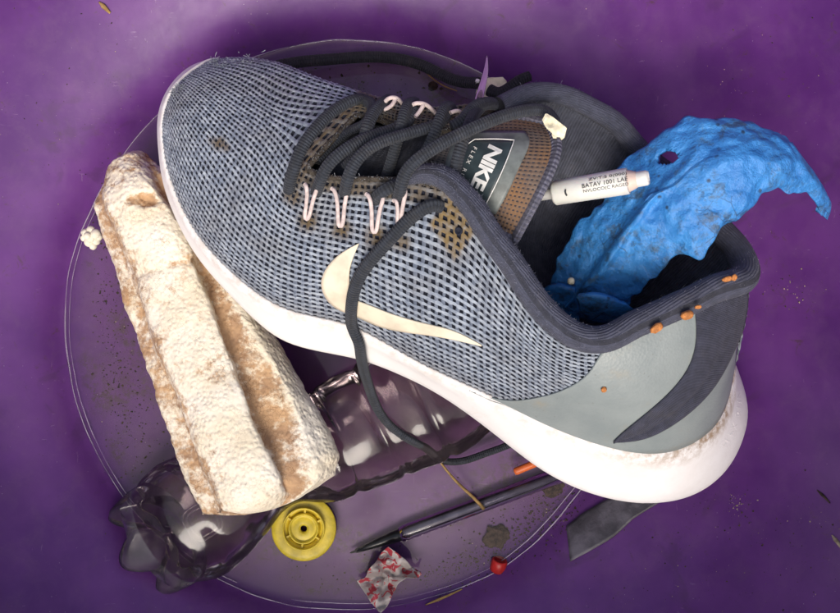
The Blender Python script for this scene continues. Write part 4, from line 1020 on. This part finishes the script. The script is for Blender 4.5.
# ------------------------------------------------------------------ small things
def lump(name, c, dims, mat, label, cat, rot=0.0, seed=0, group=None, rough=0.22, sub=2):
    v, f = icos(sub); v = v * (1 + rough * np.array([[nz(q + seed, 1.7) + 0.5 * nz(q + seed, 4)] for q in v])); v = np.sign(v) * np.abs(v) ** 0.85 * np.array(dims) / 1000
    R = np.array([[math.cos(rot), -math.sin(rot), 0], [math.sin(rot), math.cos(rot), 0], [0, 0, 1]])
    o = mesh(name, v @ R.T + c, f, mat); tagit(o, label, cat, group); return o
V, F = icos(2)
g = 'orange crumbs'
lump('orange_crumb', PP([(656.5,328,149)])[0], (2.6,1.5,1.2), MAT['crumb'], 'pale orange crumb on the collar edge, lowest of the collar crumbs', 'crumb', 0.6, 1, g)
lump('orange_crumb', PP([(687,315,148)])[0], (2.3,1.7,1.5), MAT['crumb'], 'chunky reddish orange crumb at the top corner of the grey heel panel', 'crumb', 0.3, 5, g)
lump('orange_crumb', PP([(698,307,148.5)])[0], (1.3,0.8,0.8), MAT['crumb'], 'tiny orange crumb just right of the chunky one on the collar', 'crumb', 0.2, 9, g)
lump('orange_crumb', PP([(727,279,146.5)])[0], (1.9,1.0,0.9), MAT['crumb'], 'thin orange crumb left of a pair on the heel rim', 'crumb', 0.2, 12, g)
lump('orange_crumb', PP([(734,277.5,144.5)])[0], (1.3,1.1,0.9), MAT['crumb'], 'small orange crumb right of a pair on the heel rim', 'crumb', 0.8, 15, g)
lump('orange_crumb', on_shoe([(603.5,387)], 1.6)[0], (1.1,1.1,0.7), MAT['crumb'], 'single orange crumb on the smooth grey heel panel', 'crumb', 0.2, 18, g)
lump('pale_bead', P(571, 281, 108), (1.5,1.5,1.5), MAT['pearl'], 'tiny pale round bead at the lower left of the blue plastic', 'bead', 0, 21, None, 0.05)
def chip(name, ol, z, mat, label, cat, thick, amp=2.0, tilt=(0, 0)):
    q = np.array(ol, float); c0 = q.mean(0); q = resample(np.vstack([q, q[:1]]), 33)[:-1]; V = []
    for r in np.linspace(0.03, 1, 8):
        for p in q:
            xy = c0 + (p - c0) * r; V.append(P(xy[0], xy[1], z + amp * nz((xy[0], xy[1], z), 0.12) + tilt[0] * (xy[0] - c0[0]) + tilt[1] * (xy[1] - c0[1])))
    V = np.array(V); F = gridF(8, 32, False, True)
    if np.cross(V[F[40][1]] - V[F[40][0]], V[F[40][3]] - V[F[40][0]])[2] < 0: F = [tuple(reversed(f)) for f in F]
    o = mesh(name, V, F, mat, smooth=False); solid(o, thick); tagit(o, label, cat); return o
chip('white_chip', [(542,120),(546,113),(553,117),(559,122),(567,128),(564,138),(559,142),(553,134),(547,129)], 134, MAT['cream'], 'jagged cream-white chip at the tip of the shoe tongue', 'chip', 0.0012, 2.5)
chip('cream_fragment', [(478,84),(488,78),(503,77),(507,82),(500,94),(490,100),(480,99),(476,92)], 30, MAT['cream'], 'cream coloured flat fragment under the black cord behind the laces', 'fragment', 0.0015, 2.0)
p = spl(PP([(476,114,124),(479,100,122),(483,84,118),(486,70,112),(487,56,106)]), 24)
V, F, uv = tube(p, np.interp(np.arange(24), [0, 6, 16, 23], [0.0016, 0.0016, 0.0010, 0.0002]), 8, True, 0.25); o = mesh('film_shard', V, F, MAT['shard'], uv=uv)
tagit(o, 'thin pointed purplish film shard standing up behind the laces', 'shard')
cp = [(262,72,30),(278,66,26),(300,62,22),(335,59,19),(375,57,17),(408,61,16),(428,68,17),(446,77,21),(462,82,26),(479,83,31)]
p = spl(PP(cp), 110); V, F, uv = tube(p, 0.0030, 12, True, 0.8); o = mesh('black_cord', V, F, MAT['cord'], uv=uv); tagit(o, 'blackish cord lying in the water behind the shoe toe and laces', 'cord')
p = spl(PP([(489,90,36),(499,93,38),(509,88,39),(520,80,40),(530,76,40)]), 40); V, F, uv = tube(p, np.linspace(0.0032, 0.0026, 40), 12, True, 0.8); o = mesh('cord_end', V, F, MAT['cord'], uv=uv); tagit(o, 'short black cord end lying over the cream fragment by the shoe collar', 'cord')
lump('white_crumb', P(477.5, 81, 37), (1.1,1.1,0.9), MAT['print'], 'tiny white crumb on the end of the long black cord', 'crumb', 0, 30)
p = spl(PP([(424,70,14),(432,78,12),(444,86,11),(457,91,12)]), 24); V, F, uv = tube(p, np.linspace(0.0005, 0.0003, 24), 6); o = mesh('pale_fibre', V, F, MAT['straw'], uv=uv); tagit(o, 'thin pale curved plant fibre beside the black cord', 'fibre')
def litter(name, a, b, w, label, cat, mat='straw'):
    A, B = on_basin(*a, 0.0008), on_basin(*b, 0.0008); m = (A + B) / 2 + np.array([0, 0, 0.0007]); V, F, uv = tube(spl(np.vstack([A, m, B]), 12), np.interp(np.arange(12), [0, 4, 11], [w * .3, w, w * .5]), 7, True, 0.4); o = mesh(name, V, F, MAT[mat], uv=uv); tagit(o, label, cat)
litter('leaf_scrap', (99,2), (110,13), 0.0012, 'small brown dry leaf scrap at the very top left of the basin wall', 'leaf')
litter('straw_scrap', (832,535), (842,549), 0.0010, 'pale straw scrap at the right edge of the basin wall', 'straw', 'grit')
litter('twig_scrap', (425,605), (462,589), 0.0008, 'brown twig scrap lying along the water edge by the red plug', 'twig')
litter('twig_scrap', (817,490), (830,503), 0.0007, 'short dark twig scrap on the lower right basin wall', 'twig', 'dirt')
lump('mud_clump', on_basin(497, 537, 0.0006), (6.2,5.6,1.4), MAT['dirt'], 'round brown mud clump in the water below the pen', 'mud clump', 0, 41, None, 0.55, 3)
lump('mud_clump', on_basin(553, 487, 0.0008), (5.5,4.0,1.6), MAT['dirt'], 'dark mud clump under the water beside the sole, above the grey film strip', 'mud clump', 0.4, 45, None, 0.55, 3)
lump('mud_clump', on_basin(433, 86, 0.0004), (2.4,2.0,0.8), MAT['dirt'], 'small dark mud spot under the water between cord and laces', 'mud clump', 0.4, 47, None, 0.55, 3)

# loose dirt specks
def specks(name, clusters, mat, kind_lab):
    v0 = np.array([(1,0,0),(-1,0,0),(0,1,0),(0,-1,0),(0,0,1),(0,0,-1)], float); f0 = [(0,2,4),(2,1,4),(1,3,4),(3,0,4),(2,0,5),(1,2,5),(3,1,5),(0,3,5)]; parts = []
    for cx, cy, sx, sy, rot, n, smin, smax in clusters:
        for _ in range(n):
            gx, gy = random.gauss(0, sx), random.gauss(0, sy); x = cx + gx*math.cos(rot) - gy*math.sin(rot); y = cy + gx*math.sin(rot) + gy*math.cos(rot)
            w = on_basin(x, y, 0.0001); s = (smin + (smax - smin) * random.random() ** 3) / 1000
            parts.append((v0 * np.array([random.uniform(.6, 1.6), random.uniform(.6, 1.4), 0.5]) * s + np.random.randn(6, 3) * s * 0.18 + w, f0))
    V, F = joinVF(parts); o = mesh(name, V, F, mat, smooth=False); tagit(o, kind_lab, 'dirt', None, 'stuff')
specks('dark_dirt', [(112,330,9,75,-0.10,520,.12,.6),(140,420,16,35,-0.4,260,.12,.7),(130,280,6,20,0.9,60,.2,.7),(430,575,45,12,-0.25,150,.15,.7),(535,520,36,13,-0.6,900,.12,.7),(470,562,30,8,-0.35,420,.12,.6),
    (300,575,30,16,0.2,70,.15,.6),(400,85,45,14,0.1,60,.2,1.0),(340,80,30,10,0,30,.2,1.0),(740,515,14,12,.5,40,.15,.6),(790,560,40,40,0,70,.12,.6),(60,100,50,50,0,60,.1,.45),(780,60,50,40,0,50,.1,.5),(790,290,22,10,0.1,45,.12,.5),
    (650,560,60,30,0,60,.1,.5),(440,530,60,30,-.3,80,.1,.5)], MAT['dirt'], 'dark dirt specks scattered over the basin floor and walls')
specks('pale_grit', [(738,505,7,6,.8,36,.15,.55),(790,290,20,8,0.1,30,.12,.5),(780,540,45,40,0,45,.1,.4),(120,360,20,70,-.2,36,.12,.45),(530,530,30,14,-.6,40,.12,.5),(700,60,60,40,0,40,.1,.35),(70,90,45,45,0,30,.1,.35),(680,580,50,20,0,25,.1,.4)], MAT['grit'], 'pale sandy grit specks scattered over the basin walls')
